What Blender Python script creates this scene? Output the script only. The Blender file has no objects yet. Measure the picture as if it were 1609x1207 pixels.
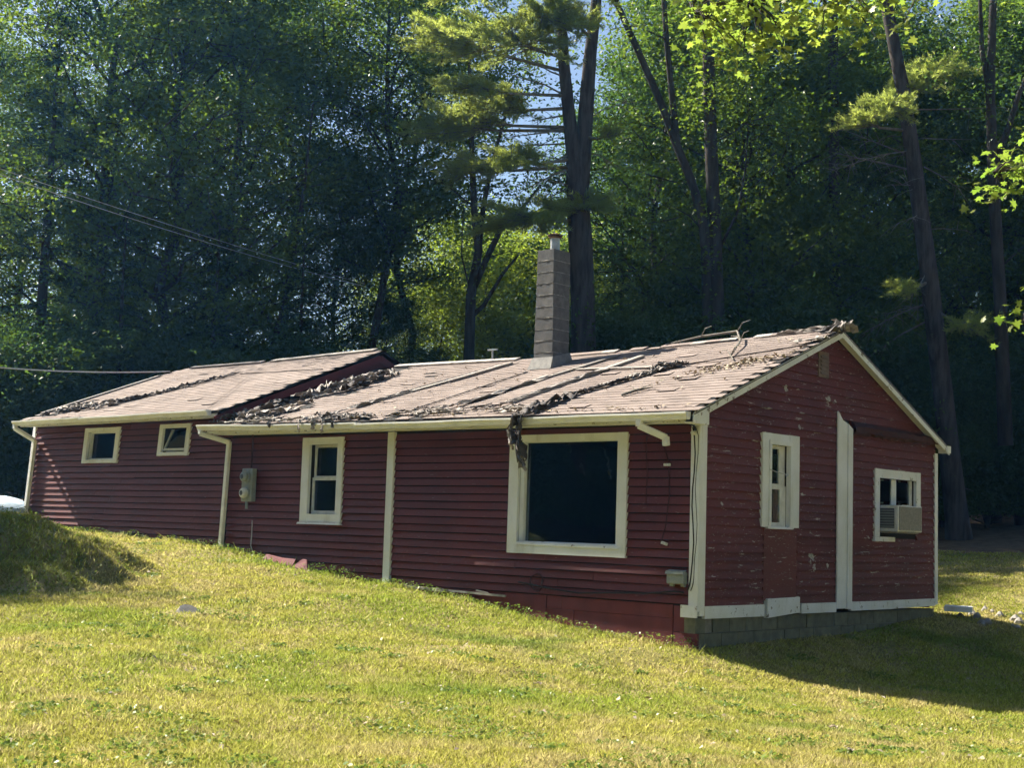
import bpy, math, random
import numpy as np
from mathutils import Vector, Matrix
random.seed(11)
R_ = math.radians
scene = bpy.context.scene
col = scene.collection

# ------------------------------------------------------------------ camera, sky, sun, exposure
cd = bpy.data.cameras.new('camera'); cam = bpy.data.objects.new('camera', cd); col.objects.link(cam)
CAM = Vector((10.899, -15.633, 0.987))
CR = Vector((0.73855, 0.673487, 0.030977)); CU = Vector((0.045886, -0.096052, 0.994318)); CF = Vector((-0.672636, 0.732932, 0.101843))
cam.matrix_world = Matrix(((CR.x, CU.x, -CF.x, CAM.x), (CR.y, CU.y, -CF.y, CAM.y), (CR.z, CU.z, -CF.z, CAM.z), (0, 0, 0, 1)))
cd.sensor_width = 36; cd.lens = 49.89; cd.clip_start = 0.1; cd.clip_end = 2000
scene.camera = cam
HAZE = 0.00045
SUN_EL, SUN_OFF = R_(43), R_(10)            # height of the sun; how far it stands in front of the long wall's plane
sdir = Vector((-math.cos(SUN_EL) * math.cos(SUN_OFF), -math.cos(SUN_EL) * math.sin(SUN_OFF), math.sin(SUN_EL)))
wd = bpy.data.worlds.new('World'); scene.world = wd; wd.use_nodes = True
wn = wd.node_tree; bg = wn.nodes['Background']
sky = wn.nodes.new('ShaderNodeTexSky'); sky.sky_type = 'NISHITA'; sky.sun_disc = False
sky.sun_elevation = SUN_EL; sky.sun_rotation = math.atan2(sdir.x, sdir.y)
sky.air_density = 1.0; sky.dust_density = 1.2; sky.ozone_density = 1.5
wn.links.new(sky.outputs[0], bg.inputs[0]); bg.inputs[1].default_value = 0.05
sl = bpy.data.lights.new('sun', 'SUN'); sl.energy = 5.0; sl.angle = R_(0.53); sl.color = (1, 0.93, 0.80)
sun = bpy.data.objects.new('sun', sl); col.objects.link(sun)
sun.rotation_euler = sdir.to_track_quat('Z', 'Y').to_euler()
vs = scene.view_settings; vs.view_transform = 'Standard'; vs.look = 'None'; vs.exposure = 1.75; vs.gamma = 1.0
scene.cycles.max_bounces = 4; scene.cycles.diffuse_bounces = 2; scene.cycles.glossy_bounces = 2; scene.cycles.transmission_bounces = 2; scene.cycles.transparent_max_bounces = 8
scene.cycles.use_adaptive_sampling = True; scene.cycles.adaptive_threshold = 0.03; scene.cycles.use_light_tree = False

# ------------------------------------------------------------------ helpers
def along(u, depth):                        # ground position at a bearing and depth seen from where the photographer stands
    p = CAM + CF * depth + CR * ((u - 804.5) / 2230 * depth)
    return p.x, p.y

class MB:
    def __init__(s): s.v = []; s.f = []
    def hexa(s, p):                         # 4 bottom then 4 top points
        b = len(s.v); s.v += [tuple(q) for q in p]
        s.f += [(b, b+3, b+2, b+1), (b+4, b+5, b+6, b+7), (b, b+1, b+5, b+4), (b+1, b+2, b+6, b+5), (b+2, b+3, b+7, b+6), (b+3, b, b+4, b+7)]
        return s
    def box(s, x0, x1, y0, y1, z0, z1):
        return s.hexa([(x0, y0, z0), (x1, y0, z0), (x1, y1, z0), (x0, y1, z0), (x0, y0, z1), (x1, y0, z1), (x1, y1, z1), (x0, y1, z1)])
    def bar(s, a, b, w, h, up=(0, 0, 1)):   # rectangular bar from a to b
        a = Vector(a); b = Vector(b); d = (b - a).normalized(); upv = Vector(up)
        sd = d.cross(upv).normalized() * (w / 2); uu = sd.normalized().cross(d) * (h / 2)
        return s.hexa([a - sd - uu, a + sd - uu, b + sd - uu, b - sd - uu, a - sd + uu, a + sd + uu, b + sd + uu, b - sd + uu])
    def tube(s, path, rad, n=8, cap=True):
        path = [Vector(p) for p in path]
        if not hasattr(rad, '__len__'): rad = [rad] * len(path)
        b = len(s.v); prev = None
        for i, p in enumerate(path):
            d = (path[min(i+1, len(path)-1)] - path[max(i-1, 0)])
            d = d.normalized() if d.length > 1e-9 else Vector((0, 0, 1))
            if prev is None: prev = d.orthogonal().normalized()
            a = (prev - d * prev.dot(d)); a = a.normalized() if a.length > 1e-6 else d.orthogonal().normalized()
            prev = a; c = d.cross(a)
            for k in range(n):
                t = 2 * math.pi * k / n
                s.v.append(tuple(p + a * (rad[i] * math.cos(t)) + c * (rad[i] * math.sin(t))))
        for i in range(len(path) - 1):
            for k in range(n):
                q = b + i * n
                s.f.append((q + k, q + (k+1) % n, q + n + (k+1) % n, q + n + k))
        if cap:
            s.f.append(tuple(b + k for k in reversed(range(n)))); q = b + (len(path) - 1) * n
            s.f.append(tuple(q + k for k in range(n)))
        return s
    def prism(s, poly, off):                # poly: list of 3d points, extruded by vector off
        b = len(s.v); n = len(poly); off = Vector(off)
        s.v += [tuple(p) for p in poly] + [tuple(Vector(p) + off) for p in poly]
        s.f.append(tuple(b + k for k in range(n))); s.f.append(tuple(b + n + k for k in reversed(range(n))))
        for k in range(n): s.f.append((b + k, b + n + k, b + n + (k+1) % n, b + (k+1) % n))
        return s
    def grid(s, P):                         # P rows of points -> sheet
        b = len(s.v); m = len(P[0])
        for r in P: s.v += [tuple(q) for q in r]
        for i in range(len(P) - 1):
            for j in range(m - 1):
                q = b + i * m + j; s.f.append((q, q + 1, q + m + 1, q + m))
        return s
    def mesh(s, name, m, smooth=False):
        me = bpy.data.meshes.new(name); me.from_pydata(s.v, [], s.f); me.materials.append(m)
        if smooth: me.shade_smooth()
        me.update(); return me
    def build(s, name, m, parent=None, smooth=False, bevel=0, fix=True):
        me = s.mesh(name, m, smooth)
        if fix:
            import bmesh
            bm = bmesh.new(); bm.from_mesh(me); bmesh.ops.recalc_face_normals(bm, faces=bm.faces); bm.to_mesh(me); bm.free()
            if smooth: me.shade_smooth()
        o = bpy.data.objects.new(name, me); col.objects.link(o)
        if parent is not None: attach(o, parent)
        if bevel:
            md = o.modifiers.new('bevel', 'BEVEL'); md.width = bevel; md.segments = 2; md.limit_method = 'ANGLE'
        return o

def attach(o, parent):
    o.parent = parent                        # meshes under an Empty are modelled in place
    if parent.type == 'EMPTY': o.matrix_parent_inverse = Matrix.Translation(-parent.location)

def np_mesh(name, V, F, m, smooth=False):
    V = np.asarray(V, np.float32); F = np.asarray(F, np.int32); k = F.shape[1]
    me = bpy.data.meshes.new(name)
    me.vertices.add(len(V)); me.vertices.foreach_set('co', V.ravel())
    me.loops.add(F.size); me.loops.foreach_set('vertex_index', F.ravel())
    me.polygons.add(len(F)); me.polygons.foreach_set('loop_start', np.arange(0, F.size, k, dtype=np.int32))
    try: me.polygons.foreach_set('loop_total', np.full(len(F), k, np.int32))
    except Exception: pass
    me.materials.append(m); me.update(); me.validate()
    if smooth: me.shade_smooth()
    return me

def empty(name, loc, label=None, cat=None, group=None):
    o = bpy.data.objects.new(name, None); col.objects.link(o); o.location = loc; o.empty_display_size = .2
    if label: tag(o, label, cat, group)
    return o
def tag(o, label=None, cat=None, group=None, kind=None):
    if label: o['label'] = label
    if cat: o['category'] = cat
    if group: o['group'] = group
    if kind: o['kind'] = kind
    return o
def child(name, me, parent, loc=(0, 0, 0)):
    o = bpy.data.objects.new(name, me); col.objects.link(o); o.parent = parent; o.location = loc
    return o

# ------------------------------------------------------------------ materials
class NT:
    def __init__(s, name):
        s.m = bpy.data.materials.new(name); s.m.use_nodes = True; s.t = s.m.node_tree
        s.b = s.t.nodes['Principled BSDF']; s.out = s.t.nodes['Material Output']
        s.pos = s.n('ShaderNodeNewGeometry')
    def n(s, ty, **kw):
        nd = s.t.nodes.new(ty)
        for k, v in kw.items(): setattr(nd, k, v)
        return nd
    def l(s, a, b): s.t.links.new(a, b)
    def noise(s, scale, detail=4, rough=.55, stretch=(1, 1, 1), dist=0, off=(0, 0, 0)):
        mp = s.n('ShaderNodeMapping'); mp.inputs['Scale'].default_value = stretch; mp.inputs['Location'].default_value = off
        s.l(s.pos.outputs['Position'], mp.inputs['Vector'])
        t = s.n('ShaderNodeTexNoise'); t.inputs['Scale'].default_value = scale; t.inputs['Detail'].default_value = detail
        t.inputs['Roughness'].default_value = rough; t.inputs['Distortion'].default_value = dist
        s.l(mp.outputs[0], t.inputs['Vector']); return t.outputs['Fac']
    def ramp(s, fac, a, b):                 # smooth 0..1 between a and b
        mr = s.n('ShaderNodeMapRange'); mr.interpolation_type = 'SMOOTHSTEP'; mr.inputs[1].default_value = a; mr.inputs[2].default_value = b
        s.l(fac, mr.inputs[0]); return mr.outputs[0]
    def mix(s, fac, a, b):
        mx = s.n('ShaderNodeMix', data_type='RGBA')
        for sock, v in ((mx.inputs[0], fac), (mx.inputs[6], a), (mx.inputs[7], b)):
            if isinstance(v, (int, float)): sock.default_value = v
            elif isinstance(v, tuple): sock.default_value = (*v, 1)
            else: s.l(v, sock)
        return mx.outputs[2]
    def math(s, op, a, b=0.0, c=None):
        m = s.n('ShaderNodeMath', operation=op)
        for i, v in enumerate((a, b) if c is None else (a, b, c)):
            if isinstance(v, (int, float)): m.inputs[i].default_value = v
            else: s.l(v, m.inputs[i])
        return m.outputs[0]
    def rnd(s):                             # one random number per object and per loose piece
        oi = s.n('ShaderNodeObjectInfo')
        return s.math('FRACT', s.math('ADD', oi.outputs['Random'], s.pos.outputs['Random Per Island']))
    def bump(s, h, strength, dist=.01):
        b = s.n('ShaderNodeBump'); b.inputs['Strength'].default_value = strength; b.inputs['Distance'].default_value = dist
        s.l(h, b.inputs['Height']); s.l(b.outputs[0], s.b.inputs['Normal'])
    def col(s, c):
        if isinstance(c, tuple): s.b.inputs['Base Color'].default_value = (*c, 1)
        else: s.l(c, s.b.inputs['Base Color'])
    def rough(s, r, spec=.3): s.b.inputs['Roughness'].default_value = r; s.b.inputs['Specular IOR Level'].default_value = spec

def simple(name, c1, c2, scale=6, rough=.7, bump=.3, stretch=(1, 1, 1), spec=.3, rvar=.0, metal=0, detail=5):
    m = NT(name); nz = m.noise(scale, detail, .6, stretch)
    c = m.mix(m.ramp(nz, .3, .7), c1, c2)
    if rvar: c = m.mix(m.math('MULTIPLY', m.rnd(), rvar), c, tuple(x * .45 for x in c1))
    m.col(c); m.rough(rough, spec); m.b.inputs['Metallic'].default_value = metal
    if bump: m.bump(m.noise(scale * 6, 4, .6, stretch), bump, .006)
    return m.m

def siding_mat(name, peel_t, spots=()):
    m = NT(name)
    c = m.mix(m.ramp(m.noise(1.1, 4), .3, .7), (.120, .026, .025), (.080, .019, .019))
    c = m.mix(m.math('MULTIPLY', m.rnd(), .5), c, (.145, .038, .038))
    c = m.mix(m.math('MULTIPLY', m.ramp(m.noise(9, 5, .65, (1, 1, 3)), .5, .8), .35), c, (.055, .018, .019))   # weathering
    pe = m.ramp(m.noise(2.6, 6, .70, (1, 1, 8), .3), peel_t, peel_t + .02)
    ft = .642 if peel_t < .72 else .655
    fine = m.ramp(m.noise(15, 4, .7, (.7, .7, 3.5)), ft, ft + .02)
    pe = m.math('MAXIMUM', pe, m.math('MULTIPLY', fine, 1.0 if peel_t < .72 else .3))
    for p, r in spots:
        d = m.n('ShaderNodeVectorMath', operation='DISTANCE'); m.l(m.pos.outputs['Position'], d.inputs[0]); d.inputs[1].default_value = p
        q = m.math('SUBTRACT', d.outputs['Value'], m.math('MULTIPLY', m.math('SUBTRACT', m.noise(14, 3), .5), r * 3.2))
        pe = m.math('MAXIMUM', pe, m.ramp(q, r * .75, r * .62))
    c = m.mix(pe, c, m.mix(m.ramp(m.noise(30, 3), .4, .6), (.30, .29, .24), (.46, .42, .35)))
    m.col(c); m.rough(.62, .3)
    h = m.math('SUBTRACT', m.noise(45, 4, .6, (.15, .15, 1)), m.math('MULTIPLY', pe, .8)); m.bump(h, .35, .004)
    return m.m

def trim_mat(name, worn):
    m = NT(name)
    c = m.mix(m.ramp(m.noise(2.2, 5), .3, .7), (.66, .675, .665), (.74, .76, .79))
    c = m.mix(m.math('MULTIPLY', m.ramp(m.noise(3, 5, .65, (1, 1, .25)), .52, .8), .5), c, (.30, .28, .20))
    pe = m.ramp(m.noise(9, 6, .7), worn, worn + .03)
    c = m.mix(pe, c, m.mix(m.ramp(m.noise(40, 3), .4, .6), (.16, .14, .11), (.27, .25, .20)))
    m.col(c); m.rough(.55, .35)
    m.bump(m.math('SUBTRACT', m.noise(60, 4, .6, (1, 1, .15)), pe), .3, .003)
    return m.m

MAT = {}
GSPOTS = [((0, 2.11, 3.14), .10), ((0, 2.20, 2.97), .06), ((0, 3.30, 3.08), .13), ((0, 3.5, 3.06), .07), ((0, 2.87, .70), .15), ((0, 2.95, .56), .10), ((0, 3.33, .60), .06), ((0, .52, 1.43), .08), ((0, 2.49, 2.60), .08), ((0, 4.4, 1.15), .09), ((0, 4.55, 1.02), .06)]
GSPOTS = [(p, r * .62) for p, r in GSPOTS]
MAT['siding'] = siding_mat('red_siding_paint', .74)
MAT['gable'] = siding_mat('red_gable_paint', .622, GSPOTS)
MAT['skirt'] = simple('red_skirting_paint', (.165, .038, .041), (.115, .028, .031), 2.5, .7, .35, (1, 1, .5))
MAT['trim'] = trim_mat('cream_trim_paint', .72)
MAT['worn'] = trim_mat('peeling_cream_paint', .60)
MAT['gutter'] = simple('white_gutter_metal', (.80, .80, .76), (.64, .64, .60), 3, .4, .1, (1, 1, 2), .5)
MAT['sheath'] = simple('dark_sheathing', (.012, .009, .008), (.008, .007, .006), 4, .9, .2)
MAT['room'] = simple('room_shade_plaster', (.045, .045, .045), (.03, .03, .03), 4, .9, .1)  # near-black colour stands in for the darkness of the unlit rooms
MAT['board'] = simple('weathered_board', (.36, .33, .29), (.20, .18, .16), 5, .8, .5, (1, .2, 1), .2, .4)
MAT['dark_board'] = simple('old_dark_red_board', (.07, .022, .022), (.04, .018, .018), 6, .85, .5)
MAT['felt'] = simple('torn_roofing_felt', (.055, .050, .048), (.16, .14, .13), 5, .9, .6, (1, 1, 1), .2, .3)
MAT['felt_pale'] = simple('bleached_roofing_felt', (.50, .45, .40), (.24, .21, .19), 9, .85, .6, (1, 1, 1), .2, .5)
MAT['block'] = simple('concrete_block', (.150, .147, .142), (.092, .090, .087), 7, .9, .7, (1, 1, 1), .2, .35)
MAT['mortar'] = simple('mortar', (.25, .24, .22), (.17, .165, .155), 12, .9, .6)
MAT['fblock'] = simple('foundation_block', (.20, .20, .145), (.12, .125, .095), 6, .9, .6, (1, 1, 1), .2, .35)
MAT['steel'] = simple('galvanised_steel', (.55, .55, .53), (.38, .37, .34), 8, .4, .1, (1, 1, 1), .5, 0, .8)
MAT['rust'] = simple('rusty_cap', (.10, .07, .055), (.20, .13, .09), 12, .7, .3, (1, 1, 1), .3, 0, .3)
MAT['grey'] = simple('grey_box_paint', (.26, .29, .28), (.20, .22, .22), 8, .5, .1, (1, 1, 1), .4)
MAT['black'] = simple('black_rubber', (.012, .012, .013), (.02, .02, .02), 9, .6, 0)
MAT['cable'] = simple('pale_cable', (.45, .45, .44), (.36, .36, .35), 9, .5, 0)
MAT['white'] = simple('white_plastic', (.70, .70, .66), (.55, .55, .51), 9, .5, .05)
MAT['acgrille'] = simple('ac_grille', (.19, .18, .16), (.30, .28, .24), 40, .7, .2)
MAT['acdark'] = simple('ac_side_vent', (.05, .055, .065), (.08, .085, .09), 30, .6, .2)
MAT['curtain'] = simple('thin_curtain', (.55, .57, .42), (.42, .45, .33), 4, .9, .1, (1, 6, .3))  # pale green puts the light showing through the cloth into its colour
MAT['tarp'] = simple('pale_blue_tarp', (.50, .60, .68), (.36, .47, .58), 5, .5, .3)
MAT['vent'] = simple('weathered_vent', (.20, .15, .13), (.13, .10, .09), 9, .8, .2)
MAT['stone'] = simple('fieldstone', (.30, .28, .25), (.20, .185, .165), 9, .9, .7)
m = NT('asphalt_shingle')
c = m.mix(m.rnd(), (.215, .170, .148), (.155, .123, .108))
c = m.mix(m.math('MULTIPLY', m.ramp(m.noise(1.2, 4), .45, .7), .45), c, (.31, .255, .225))
c = m.mix(m.math('MULTIPLY', m.ramp(m.noise(2.3, 6, .7), .58, .78), .35), c, (.15, .125, .11))
c = m.mix(m.math('MULTIPLY', m.ramp(m.noise(160, 2), .45, .7), .3), c, (.33, .275, .245))
m.col(c); m.rough(.9, .2); m.bump(m.noise(220, 2), .5, .004); MAT['shingle'] = m.m
m = NT('window_glass'); t = m.t
tr = m.n('ShaderNodeBsdfTransparent'); tr.inputs[0].default_value = (.80, .86, .86, 1)
gl = m.n('ShaderNodeBsdfGlossy'); gl.inputs['Roughness'].default_value = .015; gl.inputs[0].default_value = (.9, .95, 1, 1)
fr = m.n('ShaderNodeFresnel'); fr.inputs[0].default_value = 1.5
mx = m.n('ShaderNodeMixShader'); m.l(fr.outputs[0], mx.inputs[0]); m.l(tr.outputs[0], mx.inputs[1]); m.l(gl.outputs[0], mx.inputs[2]); m.l(mx.outputs[0], m.out.inputs[0])
t.nodes.remove(m.b); MAT['glass'] = m.m

def leaf_mat(name, ca, cb, ta, tb, trans=.5, gloss=.02):
    m = NT(name); r = m.rnd()
    big = m.ramp(m.noise(.55, 3), .35, .65)
    k = m.math('MULTIPLY', m.math('ADD', r, big), .5)
    d = m.n('ShaderNodeBsdfDiffuse'); m.l(m.mix(k, ca, cb), d.inputs[0])
    t = m.n('ShaderNodeBsdfTranslucent'); m.l(m.mix(k, ta, tb), t.inputs[0])
    g = m.n('ShaderNodeBsdfGlossy'); g.inputs['Roughness'].default_value = .38; g.inputs[0].default_value = (.9, .9, .85, 1)
    a = m.n('ShaderNodeMixShader'); a.inputs[0].default_value = trans; m.l(d.outputs[0], a.inputs[1]); m.l(t.outputs[0], a.inputs[2])
    b = m.n('ShaderNodeMixShader'); b.inputs[0].default_value = gloss; m.l(a.outputs[0], b.inputs[1]); m.l(g.outputs[0], b.inputs[2])
    m.l(b.outputs[0], m.out.inputs[0]); m.t.nodes.remove(m.b); return m.m
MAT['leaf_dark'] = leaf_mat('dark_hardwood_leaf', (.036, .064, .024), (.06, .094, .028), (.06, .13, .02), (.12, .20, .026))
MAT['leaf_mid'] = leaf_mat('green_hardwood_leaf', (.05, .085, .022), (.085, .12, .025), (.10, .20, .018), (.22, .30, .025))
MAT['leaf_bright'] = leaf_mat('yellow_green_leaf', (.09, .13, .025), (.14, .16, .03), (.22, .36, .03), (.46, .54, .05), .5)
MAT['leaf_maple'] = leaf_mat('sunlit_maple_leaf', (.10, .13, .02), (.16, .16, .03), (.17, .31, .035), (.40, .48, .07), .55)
MAT['weed'] = leaf_mat('clover_leaf', (.10, .17, .03), (.18, .23, .05), (.14, .24, .03), (.28, .32, .06), .4)
MAT['hemlock'] = leaf_mat('hemlock_needles', (.022, .045, .024), (.04, .07, .028), (.03, .06, .015), (.06, .10, .02), .35)
MAT['needle'] = leaf_mat('pine_needles', (.17, .21, .06), (.22, .26, .07), (.40, .50, .10), (.58, .64, .13), .6)
MAT['needle_brown'] = simple('dead_needles', (.20, .13, .08), (.12, .085, .055), 6, .9, 0)
MAT['bark'] = simple('grey_brown_bark', (.075, .066, .058), (.032, .029, .026), 5, .95, 1.0, (1, 1, .18), .1)
MAT['pine_bark'] = simple('furrowed_pine_bark', (.095, .082, .076), (.034, .030, .029), 7, .95, 1.2, (1, 1, .16), .1)
MAT['dead_wood'] = simple('dead_grey_wood', (.23, .21, .18), (.13, .12, .10), 8, .9, .4, (1, 1, .3), .1)
m = NT('lawn_soil')
c = m.mix(m.ramp(m.noise(.9, 5), .38, .62), (.24, .21, .06), (.31, .25, .12))
c = m.mix(m.ramp(m.noise(14, 4, .7), .42, .66), c, (.12, .125, .032))
wood = m.n('ShaderNodeAttribute'); wood.attribute_name = 'woodland'
c = m.mix(wood.outputs['Fac'], c, m.mix(m.ramp(m.noise(3, 5, .7), .35, .65), (.075, .052, .032), (.16, .115, .07)))
m.col(c); m.rough(.95, .1); m.bump(m.noise(40, 4, .7), .8, .03); MAT['ground'] = m.m
m = NT('grass_blade'); at = m.n('ShaderNodeAttribute'); at.attribute_name = 'tint'
d = m.n('ShaderNodeBsdfDiffuse'); m.l(at.outputs['Color'], d.inputs[0])
t = m.n('ShaderNodeBsdfTranslucent'); m.l(at.outputs['Color'], t.inputs[0])
a = m.n('ShaderNodeMixShader'); a.inputs[0].default_value = .45; m.l(d.outputs[0], a.inputs[1]); m.l(t.outputs[0], a.inputs[2]); m.l(a.outputs[0], m.out.inputs[0])
m.t.nodes.remove(m.b); MAT['grass'] = m.m
MAT['litter'] = simple('dry_fallen_leaf', (.30, .23, .14), (.50, .44, .34), 3, .8, 0, (1, 1, 1), .2, .6)

# ------------------------------------------------------------------ terrain
def sstep(a, b, x):
    t = np.clip((x - a) / (b - a), 0, 1); return t * t * (3 - 2 * t)
KN = along(-95, 22.2)                        # the knoll by the left wing
def height(x, y):
    x = np.asarray(x, float); y = np.asarray(y, float)
    g = np.interp(x, [-40, -22, -17.5, -15.5, -12.5, -10.5, -9, -7.4, -6, -4.7, -3.9, -2.6, -1.5, 0, .8, 1.6, 2.4, 3.3, 4.3, 7, 14, 60], [1.2, .95, .82, .67, .58, .48, .33, .14, .05, -.05, -.17, -.33, -.43, -.51, -.68, -.80, -.87, -.92, -.95, -.98, -.95, -.9])
    h = np.interp(x, [-40, -25, -12, -4, 2.4, 6, 11, 20, 60], [.6, .2, -.1, -.3, -.56, -.6, -.56, -.6, -.6])
    w = sstep(0, -8.5, y) ** 1.0
    zf = g * (1 - w) + h * w
    k = np.interp(y, [0, 3.3, 7, 9], [0, .05, .28, .3])
    b = np.interp(y, [7, 8.5, 10, 13, 16, 19, 22, 30, 45, 70, 120, 400], [-.2, -.05, .13, .42, .70, .92, 1.05, 1.6, 3.2, 5.5, 8, 9]) + .7 * sstep(-8, -16, x) * (1 - sstep(20, 40, y))
    w2 = sstep(6, 10, y)
    zb = (g + k) * (1 - w2) + b * w2
    z = np.where(y < 0, zf, zb)
    z = z + 7 * sstep(-17, -60, y + .25 * (x + 10)) * sstep(6, -8, x)      # unseen rise added to darken what the front windows reflect
    r = np.hypot((x - KN[0]), (y - KN[1]) * 1.0) + .30 * np.sin(x * 1.9 + y * 1.3) + .15 * np.sin(x * 4.1 - y * 3.3)
    bump = 1 - sstep(1.5, 3.3, r)
    z = z + bump * np.maximum(0, 0.93 - z)
    z = z + .025 * np.sin(x * 1.3 + .7 * y) * np.sin(y * 1.1 - .4 * x) + .012 * np.sin(3.1 * x - 1.7 * y) + .01 * np.sin(2.3 * y + 4.1 * x)
    return z
hz = lambda x, y: float(height(x, y))
def axis(lo, flo, fhi, hi, step):
    a = list(np.arange(flo, fhi, step)); s = step; v = flo
    left = []
    while v > lo: s *= 1.25; v -= s; left.append(v)
    s = step; v = a[-1]; right = []
    while v < hi: s *= 1.25; v += s; right.append(v)
    return np.array(left[::-1] + a + right)
ax, ay = axis(-500, -22, 13, 500, .16), axis(-500, -15, 22, 600, .16)
GX, GY = np.meshgrid(ax, ay); GZ = height(GX, GY)
nx, ny = len(ax), len(ay)
ii = (np.arange(ny - 1)[:, None] * nx + np.arange(nx - 1)[None, :]).ravel()
me = np_mesh('ground', np.stack([GX.ravel(), GY.ravel(), GZ.ravel()], 1), np.stack([ii, ii + 1, ii + nx + 1, ii + nx], 1), MAT['ground'], True)
wl = sstep(15.5, 17.5, GY + .6 * np.sin(GX * 1.3)); wl = np.maximum(wl, sstep(8, 10, GY) * sstep(-9, -11, GX)); wl = np.maximum(wl, sstep(-19, -21, GY))  # last term: unseen front ground coloured dark for the windows' reflections
atr = me.attributes.new('woodland', 'FLOAT', 'POINT'); atr.data.foreach_set('value', wl.ravel().astype(np.float32))
ground = bpy.data.objects.new('ground', me); col.objects.link(ground); tag(ground, kind='structure')

# ------------------------------------------------------------------ house
house = empty('house', (-5, 3.4, -.3), 'low derelict red clapboard house with sagging torn roof and cream trim', 'house')
part = lambda mb, name, mat, parent=house, **k: mb.build(name, MAT[mat], parent, **k)
XJ = -10.4                                  # where the wing meets the main house
YB = 6.9                                    # back wall
EY = -.42; RY = 3.42
def shear(x, z): return x + .11 * (z - 1.75)   # the wing leans

def wall_holes(mb, a0, a1, z0, z1, holes, place):
    xs = sorted({a0, a1} | {min(max(h[i], a0), a1) for h in holes for i in (0, 1)})
    zs = sorted({z0, z1} | {min(max(h[i], z0), z1) for h in holes for i in (2, 3)})
    for i in range(len(xs) - 1):
        for j in range(len(zs) - 1):
            cx, cz = (xs[i] + xs[i+1]) / 2, (zs[j] + zs[j+1]) / 2
            if any(h[0] < cx < h[1] and h[2] < cz < h[3] for h in holes): continue
            place(mb, xs[i], xs[i+1], zs[j], zs[j+1])
# openings: (a0, a1, z0, z1)
BIG = (-3.22, -1.36, .81, 2.28); MID = (-8.05, -7.32, 1.14, 2.32)
W1 = (-15.24, -14.22, 2.13, 2.70); W2 = (-12.57, -11.80, 2.25, 2.71)
GW1 = (1.68, 2.18, 1.14, 2.30); GW2 = (4.88, 6.12, 1.12, 1.98)
fw = MB(); wall_holes(fw, XJ, -.02, -.1, 2.55, [BIG, MID], lambda m, a, b, c, d: m.box(a, b, .0, .12, c, d))
front_wall = part(fw, 'wall', 'sheath')
lw = MB()
wall_holes(lw, -17.5, XJ, .3, 2.95, [W1, W2], lambda m, a, b, c, d: m.hexa([(shear(a, c), 0, c), (shear(b, c), 0, c), (shear(b, c), .12, c), (shear(a, c), .12, c), (shear(a, d), 0, d), (shear(b, d), 0, d), (shear(b, d), .12, d), (shear(a, d), .12, d)]))
wing_wall = part(lw, 'wall', 'sheath')
gw = MB(); wall_holes(gw, .12, YB, -.06, 2.55, [GW1, GW2], lambda m, a, b, c, d: m.box(-.12, -.02, a, b, c, d))
gw.prism([(-.12, .0, 2.55), (-.12, YB, 2.55), (-.12, YB, 2.66), (-.12, RY, 4.06), (-.12, 0, 2.66)], (.1, 0, 0))
gable_wall = part(gw, 'wall', 'sheath')
bw = MB().box(-17.4, -.12, YB - .12, YB - .005, -.1, 2.6); bw.box(-17.42, -17.32, .12, YB - .12, .2, 2.9).prism([(-17.35, 0, 2.9), (-17.35, YB, 2.9), (-16.95, RY, 4.33)], (.1, 0, 0))
part(bw, 'rear_wall', 'skirt')
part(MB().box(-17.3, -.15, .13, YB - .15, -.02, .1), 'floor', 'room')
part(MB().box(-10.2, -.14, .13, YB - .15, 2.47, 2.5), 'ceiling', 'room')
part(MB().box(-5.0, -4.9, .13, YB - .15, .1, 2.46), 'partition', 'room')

# clapboards: each one a piece
EXPO = .12
def clap_front(a, b, z, parent, mat, lean=False, hgt=EXPO, jit=.0):
    S = shear if lean else (lambda x, z: x)
    z0, z1 = z + random.uniform(-.003, .003), z + hgt - .013      # short boards: near-black sheathing behind imitates the shadow line of each lap
    dz = random.uniform(-1, 1) * jit
    o0, o1 = -.034 - random.uniform(0, .005), -.006
    g = .004
    P = [(S(a + g, z0), o0, z0), (S(b - g, z0), o0, z0 + dz), (S(b - g, z0), -.001, z0 + dz + .012), (S(a + g, z0), -.001, z0 + .012),
         (S(a + g, z1), o1, z1), (S(b - g, z1), o1, z1 + dz), (S(b - g, z1), -.001, z1 + dz), (S(a + g, z1), -.001, z1)]
    return MB().hexa(P).build('clapboard', MAT[mat], parent, fix=True)
def rows(a0, a1, z0, z1, holes, fn, maxlen=4.2):
    z = z0; k = 0
    while z < z1 - .03:
        h = min(EXPO, z1 - z)
        segs = [(a0, a1)]
        for q in holes:
            if q[2] < z + h * .5 < q[3]:
                segs = [t for s in segs for t in ((s[0], min(s[1], q[0])), (max(s[0], q[1]), s[1])) if t[1] - t[0] > .03]
        for s in segs:
            a = s[0]
            while a < s[1] - .01:
                ln = random.uniform(.55, 1) * maxlen; b = a + ln
                if s[1] - b < .7: b = s[1]
                fn(a, b, z, h); a = b
        z += h; k += 1
grow = lambda h, d=.06: (h[0] - d, h[1] + d, h[2] - d, h[3] + d)
rows(-5.93, -.13, .07, 2.47, [grow(BIG)], lambda a, b, z, h: clap_front(a, b, z, front_wall, 'siding', hgt=h, jit=.003))
rows(XJ + .05, -6.08, .09, 2.5, [grow(MID)], lambda a, b, z, h: clap_front(a, b, z, front_wall, 'siding', hgt=h, jit=.004))
rows(-17.42, XJ + .02, .44, 2.9, [grow(W1), grow(W2)], lambda a, b, z, h: clap_front(a, b, z, wing_wall, 'siding', True, hgt=h, jit=.004))
PANEL = (1.56, 2.44, .10, 1.12)
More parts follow.
